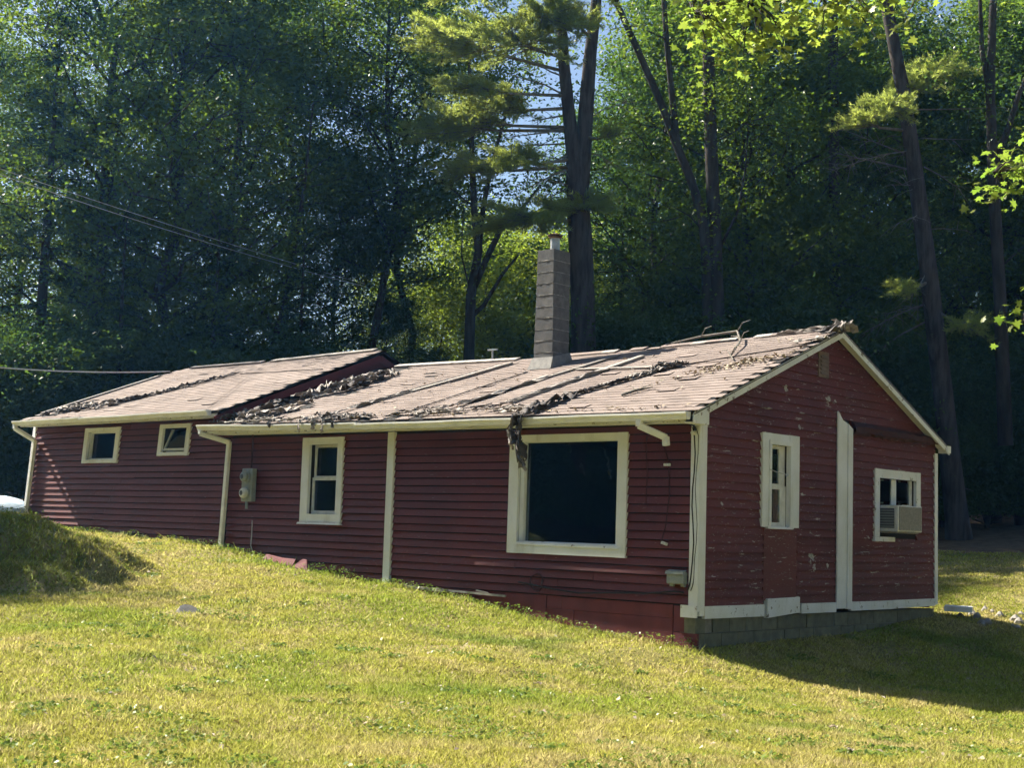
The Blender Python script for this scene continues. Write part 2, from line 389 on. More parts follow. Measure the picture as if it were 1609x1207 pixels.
def clap_gable(a, b, z, h, a1=None, b1=None):
    a1 = a if a1 is None else a1; b1 = b if b1 is None else b1
    z0, z1 = z + random.uniform(-.003, .003), z + h + .016
    g = .0025; o0 = .015 + random.uniform(0, .005); o1 = -.016; i = -.019
    P = [(i, a + g, z0), (o0, a + g, z0), (o0, b - g, z0), (i, b - g, z0), (i, a1 + g, z1), (o1, a1 + g, z1), (o1, b1 - g, z1), (i, b1 - g, z1)]
    MB().hexa(P).build('clapboard', MAT['gable'], gable_wall)
rows(.10, YB - .02, .05, 2.45, [grow(GW1), grow(GW2), PANEL, (3.56, 3.98, -1, 2.85)], clap_gable, 3.8)
z = 2.45
rk = lambda z: (z - 2.66) / .41            # inner distance of the rake at height z
while z < 3.95:
    a, b = max(.02, rk(z)), YB - max(.02, rk(z)); a1, b1 = max(.02, rk(z + EXPO + .016)), YB - max(.02, rk(z + EXPO + .016))
    if z < 2.8:
        clap_gable(a, 3.555, z, EXPO, a1, 3.555); clap_gable(3.99, b, z, EXPO, 3.99, b1)
    elif b - a > 2.4:
        mid = (a + b) / 2 + random.uniform(-.6, .6)
        clap_gable(a, mid, z, EXPO, a1, mid); clap_gable(mid, b, z, EXPO, mid, b1)
    elif b1 > a1: clap_gable(a, b, z, EXPO, a1, b1)
    z += EXPO
part(MB().box(-.019, .007, *PANEL), 'infill_panel', 'gable', gable_wall)

# corner boards, post, pilaster, base trim
part(MB().box(-.12, .022, -.052, -.002, -.02, 2.48), 'corner_board', 'trim')
part(MB().box(-.019, .024, .0, .115, -.08, 2.50), 'corner_board', 'trim')
part(MB().box(-.23, .03, -.075, -.053, -.10, .06), 'corner_block', 'worn')
part(MB().box(-.019, .022, YB - .09, YB + .02, -.05, 2.48), 'corner_board', 'trim')
part(MB().box(-6.085, -5.935, -.058, -.002, -.02, 2.49), 'corner_board', 'trim')
pl = MB().prism([(0.011, 3.56, -.05), (0.011, 3.84, -.05), (0.011, 3.84, 2.76), (0.011, 3.70, 2.80), (0.011, 3.56, 2.93)], (.026, 0, 0))
part(pl, 'pilaster_board', 'trim')
part(MB().prism([(0.011, 3.845, -.06), (0.011, 3.99, -.06), (0.011, 3.99, 2.68), (0.011, 3.845, 2.755)], (.038, 0, 0)), 'pilaster_board', 'trim')
for a, b, z0, z1, ox, tl in ((.12, 1.57, -.115, .05, .03, 0), (1.63, 2.49, -.11, .125, .042, .03), (2.56, 3.555, -.10, .045, .03, 0), (4.0, 5.35, -.09, .045, .03, 0), (5.36, YB - .1, -.075, .05, .03, .01)):
    part(MB().hexa([(-.02, a, z0 - tl), (ox, a, z0 - tl), (ox, b, z0 + tl), (-.02, b, z0 + tl), (-.02, a, z1), (ox, a, z1), (ox, b, z1 + tl * .5), (-.02, b, z1 + tl * .5)]), 'base_trim', 'worn')
# remains of a porch roof ledger
lg = MB(); pts = []
for i in range(24):
    y = 4.0 + i * (6.88 - 4.0) / 23
    pts.append([(.012, y, 2.78 - .002 * i + .03), (.10, y, 2.72 + random.uniform(-.012, .012)), (.085, y, 2.64 + random.uniform(-.02, .02)), (.012, y, 2.60 + random.uniform(-.015, .015))])
lg.grid(pts); part(lg, 'ledger', 'dark_board')
for i in range(9): 
    y = 4.1 + i * .3 + random.uniform(-.05, .05); zz = 2.66 + random.uniform(-.02, .02)
    part(MB().bar((.03, y, zz), (.10 + random.uniform(0, .05), y + random.uniform(.15, .4), zz - random.uniform(-.01, .05)), .05, .012), 'ledger_splinter', 'dark_board')

# windows
def casing(win, x0, x1, z0, z1, o, w, front=True, mat='trim', proud=.058):
    # four casing boards round an opening o=(a0,a1,z0,z1), outer size x0..z1
    def bx(a, b, c, d, e=0):
        if front: return MB().box(a, b, -proud - e, -.004, c, d)
        return MB().box(-.019, proud - .004 + e, a, b, c, d)
    for q in (bx(x0, o[0], z0, z1), bx(o[1], x1, z0, z1), bx(o[0] + .001, o[1] - .001, o[3], z1 - .002, -.003), bx(o[0] + .001, o[1] - .001, z0 + .002, o[2], -.003)):
        part(q, 'casing', mat, win)
win = part(MB().box(BIG[0] + .08, BIG[1] - .012, .058, .064, BIG[2] + .012, BIG[3] - .012), 'window', 'glass')
win['label'] = 'large dark picture window with wide cream casing'
casing(win, -3.40, -1.19, .64, 2.38, BIG, .2)
part(MB().box(BIG[0] + .001, BIG[0] + .08, .0, .115, BIG[2], BIG[3]), 'stop', 'trim', win)
part(MB().box(BIG[0] + .082, BIG[1] - .012, .0, .115, BIG[2], BIG[2] + .012), 'stop', 'worn', win)
part(MB().box(BIG[0] + .082, BIG[1] - .012, .0, .115, BIG[3] - .012, BIG[3]), 'stop', 'trim', win)
part(MB().box(BIG[1] - .011, BIG[1] - .001, .0, .115, BIG[2] + .001, BIG[3] - .001), 'stop', 'trim', win)
part(MB().hexa([(-3.2, -.072, .77), (-1.3, -.072, .76), (-1.3, -.0585, .76), (-3.2, -.0585, .77), (-3.2, -.068, .80), (-1.3, -.068, .79), (-1.3, -.0585, .79), (-3.2, -.0585, .80)]), 'sill', 'worn', win)
# middle window: two sashes
win = part(MB().box(MID[0] + .05, MID[1] - .05, .048, .052, 1.20, 1.73), 'window', 'glass'); win['label'] = 'tall narrow double hung sash window'
casing(win, -8.24, -7.18, 1.0, 2.44, MID, .1)
part(MB().box(MID[0] + .05, MID[1] - .05, .078, .082, 1.75, 2.26), 'pane', 'glass', win)
for y, z0, z1 in ((.03, 1.14, 1.76), (.062, 1.73, 2.32)):
    s = MB().box(MID[0] + .01, MID[0] + .055, y, y + .03, z0, z1).box(MID[1] - .055, MID[1] - .01, y, y + .03, z0, z1).box(MID[0] + .055, MID[1] - .055, y, y + .03, z0, z0 + .06).box(MID[0] + .055, MID[1] - .055, y, y + .03, z1 - .045, z1)
    part(s, 'sash', 'white', win)
part(MB().hexa([(-8.27, -.095, .965), (-7.15, -.095, .965), (-7.15, -.003, .965), (-8.27, -.003, .965), (-8.25, -.085, .997), (-7.17, -.085, .997), (-7.17, -.0615, .998), (-8.25, -.0615, .998)]), 'sill', 'worn', win)
# wing windows
def wing_window(o, x0, x1, z0, z1, ajar, label):
    zc = (z0 + z1) / 2; sx = lambda x, z: shear(x, z)
    def hx(a, b, y0, y1, c, d): return MB().hexa([(sx(a, c), y0, c), (sx(b, c), y0, c), (sx(b, c), y1, c), (sx(a, c), y1, c), (sx(a, d), y0, d), (sx(b, d), y0, d), (sx(b, d), y1, d), (sx(a, d), y1, d)])
    if not ajar: win = part(hx(o[0] + .03, o[1] - .03, .06, .064, o[2] + .03, o[3] - .03), 'window', 'glass')
    else:
        win = part(hx(o[0] + .02, o[1] - .02, .05, .114, o[2], o[2] + .03), 'window', 'trim')
        t = .20                             # tilted sash, its head fallen inwards
        p = part(MB().hexa([(sx(o[0] + .06, o[2]), -.01, o[2] + .06), (sx(o[1] - .05, o[2]), -.01, o[2] + .06), (sx(o[1] - .05, o[2]), .0, o[2] + .06), (sx(o[0] + .06, o[2]), .0, o[2] + .06),
                            (sx(o[0] + .06, o[3]), t - .06, o[3] - .05), (sx(o[1] - .05, o[3]), t - .06, o[3] - .05), (sx(o[1] - .05, o[3]), t - .05, o[3] - .05), (sx(o[0] + .06, o[3]), t - .05, o[3] - .05)]), 'pane', 'glass', win)
        for a, b, c, d in ((o[0] + .02, o[0] + .06, .03, -.01), (o[1] - .05, o[1] - .012, .03, -.01)):
            part(MB().hexa([(sx(a, o[2]), -.02, o[2] + c), (sx(b, o[2]), -.02, o[2] + c), (sx(b, o[2]), .015, o[2] + c), (sx(a, o[2]), .015, o[2] + c), (sx(a, o[3]), t - .075, o[3] + d), (sx(b, o[3]), t - .075, o[3] + d), (sx(b, o[3]), t - .035, o[3] + d), (sx(a, o[3]), t - .035, o[3] + d)]), 'sash', 'white', win)
        part(hx(o[0] + .061, o[1] - .051, -.02, .015, o[2] + .03, o[2] + .075), 'sash', 'white', win)
    win['label'] = label
    for a, b, c, d in ((x0, o[0], z0, z1), (o[1], x1, z0, z1), (o[0] + .001, o[1] - .001, o[3], z1 - .003), (o[0] + .001, o[1] - .001, z0 + .003, o[2])):
        part(hx(a, b, -.058, -.004, c, d), 'casing', 'trim', win)
    for a, b, c, d in ((o[0] + .001, o[0] + .03, o[2], o[3]), (o[1] - .03, o[1] - .001, o[2], o[3]), (o[0] + .031, o[1] - .031, o[3] - .03, o[3] - .001), (o[0] + .031, o[1] - .031, o[2] + .001, o[2] + .03)):
        if not ajar: part(hx(a, b, .0, .118, c, d), 'stop', 'trim', win)
wing_window(W1, -15.38, -14.08, 2.06, 2.78, False, 'small fixed wing window near the left corner')
wing_window(W2, -12.69, -11.68, 2.18, 2.79, True, 'small wing window with tilted sash')
# gable windows
win = part(MB().box(-.066, -.06, GW1[0] + .07, GW1[1] - .16, 1.72, 2.17), 'window', 'glass'); win['label'] = 'narrow sash window with extra wide casing'
casing(win, 1.46, 2.44, 1.13, 2.46, GW1, .1, False, 'trim', .045)
part(MB().box(-.046, -.04, GW1[0] + .07, GW1[1] - .16, 1.21, 1.70), 'pane', 'glass', win)
for a, b, c, d in ((GW1[0] - .06, GW1[0] - .001, 1.15, 2.36), (GW1[1] + .001, GW1[1] + .06, 1.15, 2.36), (GW1[0] - .06, GW1[1] + .06, 2.302, 2.36)):
    part(MB().box(.0425, .056, a, b, c, d - (.06 if d - c > .1 else 0)), 'inner_casing', 'trim', win)
for x, c, d in ((-.075, 1.69, 2.30), (-.055, 1.14, 1.72)):
    s = MB().box(x, x + .03, GW1[0] + .001, GW1[0] + .07, c, d).box(x, x + .03, GW1[1] - .16, GW1[1] - .001, c, d).box(x, x + .03, GW1[0] + .07, GW1[1] - .16, d - .05, d).box(x, x + .03, GW1[0] + .07, GW1[1] - .16, c, c + .06)
    part(s, 'sash', 'white', win)
part(MB().box(-.1, .055, 1.60, 2.28, 1.105, 1.135), 'sill', 'worn', win)
part(MB().tube([(.06, 1.62, 1.94), (.063, 1.8, 1.91), (.06, 2.1, 1.88)], .007, 6), 'wire', 'cable', win)
win = part(MB().box(-.066, -.06, GW2[0] + .04, GW2[1] - .04, 1.60, 1.94), 'window', 'glass'); win['label'] = 'square gable window holding an air conditioner, its sill broken off'
for q in (MB().box(-.019, .034, 4.73, 4.88, 1.05, 2.12), MB().box(-.019, .034, 6.12, 6.27, 1.17, 2.12), MB().box(-.019, .031, 4.881, 6.119, 1.98, 2.118)):
    part(q, 'casing', 'worn', win)
part(MB().box(-.019, .05, 4.70, 5.36, .975, 1.048), 'sill', 'worn', win)
part(MB().box(-.08, -.05, 5.42, 5.58, 1.56, 1.975), 'mullion', 'trim', win)
for a, b in ((GW2[0] + .001, GW2[0] + .04), (GW2[1] - .09, GW2[1] - .001)): part(MB().box(-.08, -.045, a, b, 1.56, 1.979), 'sash', 'white', win)
for y0, y1 in ((4.95, 5.12), (5.22, 5.30), (5.62, 5.70), (5.82, 5.87)):
    g = MB(); g.grid([[(-.13 + .02 * math.sin(j * 1.7 + y0 * 9), y0 + (y1 - y0) * j / 5, zz) for j in range(6)] for zz in (1.58, 1.97)]); part(g, 'curtain', 'curtain', win)
# louvre vent under the peak
vt = part(MB().box(-.015, .018, 3.0, 3.30, 3.40, 3.79), 'vent', 'vent')
for i in range(5): part(MB().hexa([(.016, 3.05, 3.45 + i * .062), (.042, 3.05, 3.445 + i * .062), (.042, 3.25, 3.445 + i * .062), (.016, 3.25, 3.45 + i * .062), (.016, 3.05, 3.495 + i * .062), (.020, 3.05, 3.495 + i * .062), (.020, 3.25, 3.495 + i * .062), (.016, 3.25, 3.495 + i * .062)]), 'louvre', 'vent', vt)

# foundation blocks under the gable and the corner; painted skirting along the front
fd = part(MB().box(-.3, -.06, .02, YB - .05, -1.1, -.12), 'foundation', 'mortar')
for r in range(4):
    y = .0 - (.2 if r % 2 else 0); z1 = -.115 - r * .2
    while y < YB - .05:
        a, b = max(.0, y) + .006, min(YB - .02, y + .4) - .006
        if b - a > .06 and not (r == 0 and .3 < (a + b) / 2 < .75 and b - a > .3 and y < .5 and False):
            if r == 0 and y < .3: a2 = a; b = .21
            part(MB().box(-.17, -.03 + random.uniform(-.004, .006), a, b, z1 - .19, z1), 'block', 'fblock', fd)
        y += .4
sk = part(MB().box(-6.0, -.16, .035, .10, -.75, .07), 'skirting', 'sheath')
def panel(x0, x1, z0, z1, y=-.005, t=.0, mat='skirt'):
    part(MB().hexa([(x0, y - t, z0), (x1, y - t, z0), (x1, .034, z0), (x0, .034, z0), (x0, y, z1), (x1, y, z1), (x1, .034, z1), (x0, .034, z1)]), 'panel', mat, sk)
panel(-5.95, -4.6, -.5, .06, -.004); panel(-4.59, -2.64, -.55, .055, -.008, .03); panel(-2.63, -2.12, -.7, -.13, -.012); panel(-2.63, -2.36, -.125, .055, -.004)
panel(-2.35, -.40, -.128, .05, -.01); panel(-2.11, -.40, -.75, -.132, -.006, .01); panel(-.385, -.20, -.30, .04, -.006); panel(-.38, .0, -.75, -.31, -.012)
for i in range(7):                           # split, leaning skirting boards that catch the sun
    x = -4.62 + i * .085 + random.uniform(-.01, .01)
    part(MB().hexa([(x, -.16 - random.uniform(0, .04), -.28), (x + .08, -.16 - random.uniform(0, .03), -.28), (x + .08, -.145, -.28), (x, -.145, -.28), (x, -.03, .0 - random.uniform(0, .05)), (x + .08, -.03, .0 - random.uniform(0, .05)), (x + .08, -.016, -.0), (x, -.016, 0)]), 'splintered_board', 'skirt', sk)
for a, b, z, w in ((-5.9, -4.6, .045, .05), (-5.0, -3.4, .03, .03), (-5.85, -5.5, .075, .02), (-4.0, -3.75, .055, .02)):
    part(MB().bar((a, -.045, z), (b, -.05, z - .03), .03, w), 'drip_board', 'board', sk)
part(MB().box(-.21, -.03, -.01, .20, -.31, -.105), 'block', 'fblock', fd)
part(MB().box(-.22, -.028, -.005, .22, -.72, -.318), 'block', 'fblock', fd)

# ------------------------------------------------------------------ roof
def roof_main(x, t):
    ze = 2.60 + .008 * (-x); zr = 4.17 - .075 * math.sin(math.pi * min(1, max(0, -x / 10.4))) - .006 * max(0, -x) * .8
    y = EY + (RY - EY) * t; w = .012 * math.sin(x * 1.7 + t * 4) * (1 - abs(2 * t - 1))
    return Vector((x, y, ze + (zr - ze) * t + w))
def roof_wing(x, t):
    ze, zr = 2.945, 4.46 - .02 * math.sin((x + 17) * .6)
    return Vector((x, EY + (RY - EY) * t, ze + (zr - ze) * t))
def wing_l(t): return -17.36 + .40 * t
def wing_r(t): return -10.22 + .10 * t
roof = MB()
xs = np.linspace(-10.4, .17, 25)
for s in (0, 1):
    top = [[roof_main(x, t) if not s else Vector((x, RY + (RY - roof_main(x, t).y) * .94, roof_main(x, t).z)) for x in xs] for t in (0, .5, 1)]
    bot = [[p - Vector((0, 0, .045)) for p in r] for r in top]
    roof.grid(top); roof.grid(bot)
    for P, Q in ((top[0], bot[0]),): roof.grid([P, Q])
    roof.grid([[r[-1] for r in top], [r[-1] for r in bot]])
roof_o = part(roof, 'roof', 'sheath')
wroof = MB()
for s in (0, 1):
    f = lambda p: p if not s else Vector((p.x, 2 * RY - p.y, p.z))
    top = [[f(roof_wing(wing_l(t) + (wing_r(t) - wing_l(t)) * k / 12, t)) for k in range(13)] for t in (0, .5, 1)]
    bot = [[p - Vector((0, 0, .045)) for p in r] for r in top]
    wroof.grid(top); wroof.grid(bot); wroof.grid([top[0], bot[0]]); wroof.grid([[r[-1] for r in top], [r[-1] for r in bot]]); wroof.grid([[r[0] for r in top], [r[0] for r in bot]])
wroof_o = part(wroof, 'roof', 'sheath')
# wing gable end seen above the main roof
part(MB().prism([(-10.32, .1, 2.7), (-10.32, YB - .1, 2.7), (-10.22, RY, 4.38)], (-.08, 0, 0)), 'wing_gable', 'siding')
for sgn in (1, -1):
    for dz, w, mt in ((-.10, .13, 'skirt'),):
        a = Vector((-10.19, RY, 4.41)); b = Vector((-10.28, RY - sgn * 3.86, 2.885))
        part(MB().bar(a + Vector((0, 0, dz)), b + Vector((0, 0, dz)), .03, w), 'rake_board', mt, wroof_o)

SHW, SHE = .305, .142
sh_var = []
for k in range(4):
    e = random.uniform(-.004, .004); q = random.uniform(.0, .004)
    sh_var.append(MB().hexa([(-.15, -.005, .0), (.15, -.005 + e, .0), (.15, .17, .0), (-.15, .17, .0), (-.15, -.005, .006 + q), (.15, -.005 + e, .006 + q * .5), (.15, .17, .003), (-.15, .17, .003)]).mesh('shingle', MAT['shingle']))
def shingle_field(fn, xl, xr, skip, prefer, limit, parent):
    ln = math.hypot(RY - EY, 1.55); n = int(ln / SHE); items = []
    for c_ in range(n):
        t = c_ * SHE / ln; x = xl(t) + SHW * (.5 if c_ % 2 else 0) - SHW * .25 + random.uniform(-.01, .01)
        while x < xr(t) + .04:
            if x > xl(t) - .02 and not skip(x, t):
                p = fn(x, t); u = (fn(x, min(1, t + .03)) - fn(x, max(0, t - .0))).normalized(); v = (fn(x + .1, t) - fn(x - .1, t)).normalized()
                w = v.cross(u); lift = random.uniform(0, .002) + (random.uniform(.005, .02) if random.random() < .02 else 0)
                tw = random.gauss(0, .012); v2 = v * math.cos(tw) + u * math.sin(tw); u2 = w.cross(v2)
                pitch = -.012 - lift * 1.5; u3 = (u2 + w * pitch).normalized(); w3 = v2.cross(u3)
                M = Matrix(((v2.x, u3.x, w3.x, p.x), (v2.y, u3.y, w3.y, p.y), (v2.z, u3.z, w3.z, p.z), (0, 0, 0, 1)))
                M.translation = p + w * (.006 + lift)
                items.append((prefer(p), M, random.randrange(4)))
            x += SHW
    items.sort(key=lambda i: i[0])
    for _, M, k in items[:limit]:
        o = bpy.data.objects.new('shingle', sh_var[k]); col.objects.link(o); o.parent = parent
        o.matrix_basis = M
    V, F = [], []
    for _, M, k in items[limit:]:
        b = len(V); V += [tuple(M @ v.co) for v in sh_var[k].vertices]; F += [tuple(b + i for i in pl.vertices) for pl in sh_var[k].polygons]
    me = bpy.data.meshes.new('shingles'); me.from_pydata(V, [], F); me.materials.append(MAT['shingle'])
    o = bpy.data.objects.new('shingles', me); col.objects.link(o); attach(o, parent); o['kind'] = 'stuff'
def skip_main(x, t):                         # torn away near the wing, in patches at the eave
    if x < -9.75 + .6 * t and random.random() < .75: return True
    if x < -9.1 + .5 * t and t < .75 and random.random() < .35: return True
    if t < .05 and x < -4 and random.random() < .45: return True
    return random.random() < .006
shingle_field(roof_main, lambda t: -10.2, lambda t: .17, skip_main, lambda p: (p - CAM).length, 290, roof_o)
def skip_wing(x, t):
    if x < -16.4 and t < .35 and random.random() < .5: return True
    return random.random() < .006
shingle_field(roof_wing, wing_l, wing_r, skip_wing, lambda p: (p - CAM).length, 0, wroof_o)

# battens and seams running up the main slope: (x0,t0,x1,t1,width,material,lift)
def onroof(fn, x, t, up=.03):
    p = fn(x, t); u = (fn(x, min(1, t + .02)) - fn(x, max(0, t - .02))).normalized(); n = Vector((1, 0, 0)).cross(u).normalized(); return p + n * up, n
def batten(fn, x0, t0, x1, t1, w, h, mt, parent, up=.035):
    a, n = onroof(fn, x0, t0, up); b, _ = onroof(fn, x1, t1, up)
    part(MB().bar(a, b, w, h, n), 'batten', mt, parent)
batten(roof_main, -7.37, .20, -6.65, .66, .10, .03, 'board', roof_o); batten(roof_main, -6.70, .60, -6.25, .90, .11, .035, 'felt_pale', roof_o, .04)
batten(roof_main, -7.52, .20, -6.45, .86, .05, .03, 'felt', roof_o)
batten(roof_main, -4.72, .21, -3.80, .87, .07, .03, 'felt', roof_o); batten(roof_main, -4.40, .42, -3.74, .88, .06, .03, 'board', roof_o)
batten(roof_main, -3.66, .17, -3.08, .82, .12, .04, 'board', roof_o); batten(roof_main, -3.78, .20, -3.22, .80, .04, .02, 'felt', roof_o)
batten(roof_main, -2.75, .20, -1.95, .57, .05, .025, 'felt', roof_o); batten(roof_main, -5.67, .14, -5.17, .70, .025, .014, 'felt', roof_o, .026)
batten(roof_main, -3.95, .66, -2.0, .60, .06, .02, 'felt_pale', roof_o)
batten(roof_main, -9.7, 1.0, -6.4, .985, .16, .03, 'felt_pale', roof_o, .03)
batten(roof_wing, -17.22, .12, -16.97, .83, .10, .03, 'board', wroof_o); batten(roof_wing, -16.6, .99, -13.9, .985, .14, .03, 'felt', wroof_o); batten(roof_wing, -13.6, .99, -10.3, .99, .16, .03, 'board', wroof_o)
batten(roof_wing, -15.1, .20, -13.6, .74, .06, .02, 'felt', wroof_o, .03); batten(roof_wing, -15.5, .22, -14.0, .66, .05, .02, 'board', wroof_o, .03)
# ridge cap pieces on the main roof
x = -6.2
while x < .1:
    a, n = onroof(roof_main, x, .985, .03); ln = random.uniform(.28, .33)
    b, _ = onroof(roof_main, x + ln, .985, .03)
    if random.random() < .8:
        m_ = MB()
        for s in (-1, 1):
            d = Vector((0, s * .13, -.055)); k = Vector((0, .055, .02))
            q = [a + k, b + k, b + k + d, a + k + d]; m_.prism(q, (0, 0, .014))
        part(m_, 'ridge_shingle', 'shingle' if random.random() < .6 else 'felt_pale', roof_o)
    x += ln
# fascia, rake boards
part(MB().hexa([(XJ - .3, -.40, 2.54), (.15, -.40, 2.46), (.15, -.375, 2.46), (XJ - .3, -.375, 2.54), (XJ - .3, -.40, 2.625), (.15, -.40, 2.54), (.15, -.375, 2.54), (XJ - .3, -.375, 2.625)]), 'fascia', 'worn', roof_o)
part(MB().hexa([(XJ, -.37, 2.52), (.13, -.37, 2.455), (.13, .0, 2.47), (XJ, .0, 2.53), (XJ, -.37, 2.535), (.13, -.37, 2.47), (.13, .0, 2.485), (XJ, .0, 2.545)]), 'soffit', 'trim', roof_o)
part(MB().hexa([(-17.3, -.40, 2.83), (-10.3, -.40, 2.83), (-10.3, -.375, 2.83), (-17.3, -.375, 2.83), (-17.3, -.40, 2.91), (-10.3, -.40, 2.91), (-10.3, -.375, 2.91), (-17.3, -.375, 2.91)]), 'fascia', 'worn', wroof_o)
part(MB().hexa([(-17.3, -.37, 2.84), (-10.35, -.37, 2.84), (-10.35, .0, 2.86), (-17.3, .0, 2.86), (-17.3, -.37, 2.855), (-10.35, -.37, 2.855), (-10.35, 0, 2.875), (-17.3, 0, 2.875)]), 'soffit', 'trim', wroof_o)
for s in (0, 1):
    f = lambda p: Vector((p[0], p[1] if not s else RY + (RY - p[1]) * .94, p[2]))
    for x, o, w, mt in ((.158, -.12, .145, 'worn'), (.172, -.055, .03, 'felt')):
        a = f((x, EY - .0, 2.60 + o)); b = f((x, RY, 4.17 + o)); 
        part(MB().prism([a, b, b + Vector((0, 0, w * .55)), a + Vector((0, 0, w * .55))] if w < .1 else [a + Vector((0, 0, -.02)), b + Vector((0, 0, -.02)), b + Vector((0, 0, .09)), a + Vector((0, 0, .09))], (.022 if w > .1 else .012, 0, 0)), 'rake_board', mt, roof_o)
    a = f((.022, -.36, 2.545)); b = f((.022, RY, 4.10)); part(MB().prism([a, b, b + Vector((.145, 0, 0)), a + Vector((.145, 0, 0))], (0, 0, -.012)), 'rake_soffit', 'trim', roof_o)
part(MB().box(.028, .19, YB + .022, YB + .16, 2.49, 2.61), 'rake_return', 'worn', roof_o)
part(MB().box(.028, .176, -.40, -.07, 2.44, 2.60), 'rake_return', 'worn', roof_o)
# wing rake at the far left
part(MB().prism([(-17.395, EY, 2.86), (-16.995, RY, 4.37), (-16.995, RY, 4.45), (-17.395, EY, 2.94)], (.03, 0, 0)), 'rake_board', 'board', wroof_o)

# gutters and downspouts
def gutter(x0, z0, x1, z1, y, parent, name='gutter', sag=0.0):
    prof = [(0, .0), (-.008, -.10), (-.085, -.10), (-.10, -.06), (-.125, -.025), (-.125, 0), (-.115, 0), (-.115, -.022), (-.088, -.056), (-.078, -.088), (-.018, -.088), (-.012, 0)]
    n = 14; g = MB(); rings = []
    for i in range(n + 1):
        t = i / n; x = x0 + (x1 - x0) * t; z = z0 + (z1 - z0) * t - sag * math.sin(math.pi * t) + .004 * math.sin(x * 3); d = .006 * math.sin(x * 2.1)
        rings.append([(x, y + d + p[0], z + p[1]) for p in prof] + [(x, y + d + prof[0][0], z + prof[0][1])])
    g.grid(rings)
    for r in (rings[0], rings[-1]):
        b = len(g.v); q = [r[0], r[1], r[2], r[3], r[4], r[5]]; g.v += q; g.f.append(tuple(range(b, b + 6)))
    o = part(g, name, 'gutter', parent, fix=True); return o
g1 = gutter(XJ - .33, 2.70, -6.35, 2.625, -.405, roof_o, sag=.015)
g2 = gutter(-6.36, 2.60, .13, 2.585, -.425, roof_o, sag=.0)
g3 = gutter(-17.46, 2.96, -14.75, 2.97, -.405, wroof_o, sag=.01)
g4 = gutter(-14.74, 2.945, -10.42, 2.965, -.42, wroof_o)
def pipe(pts, w, d, name='downspout', parent=house):
    mb = MB()
    for a, b in zip(pts[:-1], pts[1:]):
        a = Vector(a); b = Vector(b); e = (b - a).normalized() * .012
        mb.bar(a - e, b + e, w, d, (0, 1, 0))
    return part(mb, name, 'gutter', parent, bevel=.008)
dsp = pipe([(-10.66, -.46, 2.60), (-10.66, -.46, 2.54), (-10.30, -.085, 2.40), (-10.40, -.085, .42)], .085, .07)
part(MB().bar((-10.38, -.13, .47), (-10.40, -.13, .47), .10, .09, (0, 1, 0)), 'strap', 'gutter', dsp)
pipe([(-17.38, -.47, 2.87), (-17.38, -.47, 2.80), (-17.22, -.085, 2.56), (-17.44, -.085, .80)], .085, .07)
pipe([(-.66, -.49, 2.50), (-.66, -.49, 2.42), (-.36, -.30, 2.27), (-.35, -.30, 2.17)], .085, .07, 'downspout_elbow')
part(MB().hexa([(shear(-17.5, .5), -.05, .5), (shear(-17.4, .5), -.05, .5), (shear(-17.4, .5), -.002, .5), (shear(-17.5, .5), -.002, .5), (shear(-17.5, 2.86), -.05, 2.86), (shear(-17.4, 2.86), -.05, 2.86), (shear(-17.4, 2.86), -.002, 2.86), (shear(-17.5, 2.86), -.002, 2.86)]), 'corner_board', 'trim')

# chimney
ch = part(MB().hexa([(-5.25, 2.51, 3.5), (-4.835, 2.51, 3.5), (-4.835, 2.925, 3.5), (-5.25, 2.925, 3.5), (-5.225, 2.52, 5.80), (-4.875, 2.52, 5.80), (-4.875, 2.915, 5.80), (-5.225, 2.915, 5.80)]), 'chimney', 'mortar')
ch['label'] = 'tall concrete block chimney with rough mortar joints'
for i in range(11):
    z0 = 3.62 + i * .2; z1 = z0 + .19; k = lambda z: (z - 3.5) / 2.3
    xl = lambda z: -5.262 + .03 * k(z); xr = lambda z: -4.822 - .04 * k(z)
    j = random.uniform(-.004, .004)
    part(MB().hexa([(xl(z0) + j, 2.50, z0), (xr(z0) + j, 2.50, z0), (xr(z0) + j, 2.937, z0), (xl(z0) + j, 2.937, z0), (xl(z1) + j, 2.505, z1), (xr(z1) + j, 2.505, z1), (xr(z1) + j, 2.932, z1), (xl(z1) + j, 2.932, z1)]), 'block', 'block', ch, bevel=.006)
    if i < 10:                               # squeezed-out mortar
        mb = MB(); zz = z1 + .005
        for side in (0, 1):
            P = []
            for s in range(13):
                t = s / 12; bul = .002 + random.uniform(-.004, .008); hh = .005 + random.uniform(-.004, .011)
                if side == 0: x = xl(zz) + (xr(zz) - xl(zz)) * t; P.append([(x, 2.506, zz - hh), (x, 2.502 - bul, zz - hh * .3), (x, 2.502 - bul * .6, zz + hh * .6), (x, 2.506, zz + hh)])
                else: y = 2.502 + .432 * t; P.append([(xr(zz) - .004, y, zz - hh), (xr(zz) + bul, y, zz - hh * .3), (xr(zz) + bul * .6, y, zz + hh * .6), (xr(zz) - .004, y, zz + hh)])
            mb.grid(P)
        part(mb, 'mortar_joint', 'mortar', ch, smooth=True)
part(MB().hexa([(-5.31, 2.40, 3.72), (-4.78, 2.40, 3.72), (-4.78, 2.98, 3.90), (-5.31, 2.98, 3.90), (-5.272, 2.49, 3.93), (-4.812, 2.49, 3.93), (-4.812, 2.94, 4.05), (-5.272, 2.94, 4.05)]), 'flashing', 'mortar', ch)
fl = MB().tube([(-5.03, 2.72, 5.80), (-5.03, 2.72, 6.04)], .085, 16)
flue = part(fl, 'flue', 'steel', ch)
part(MB().tube([(-5.03, 2.72, 6.04), (-5.03, 2.72, 6.055), (-5.03, 2.72, 6.06), (-5.03, 2.72, 6.075)], [.10, .125, .125, .10], 16), 'flue_collar', 'rust', flue)
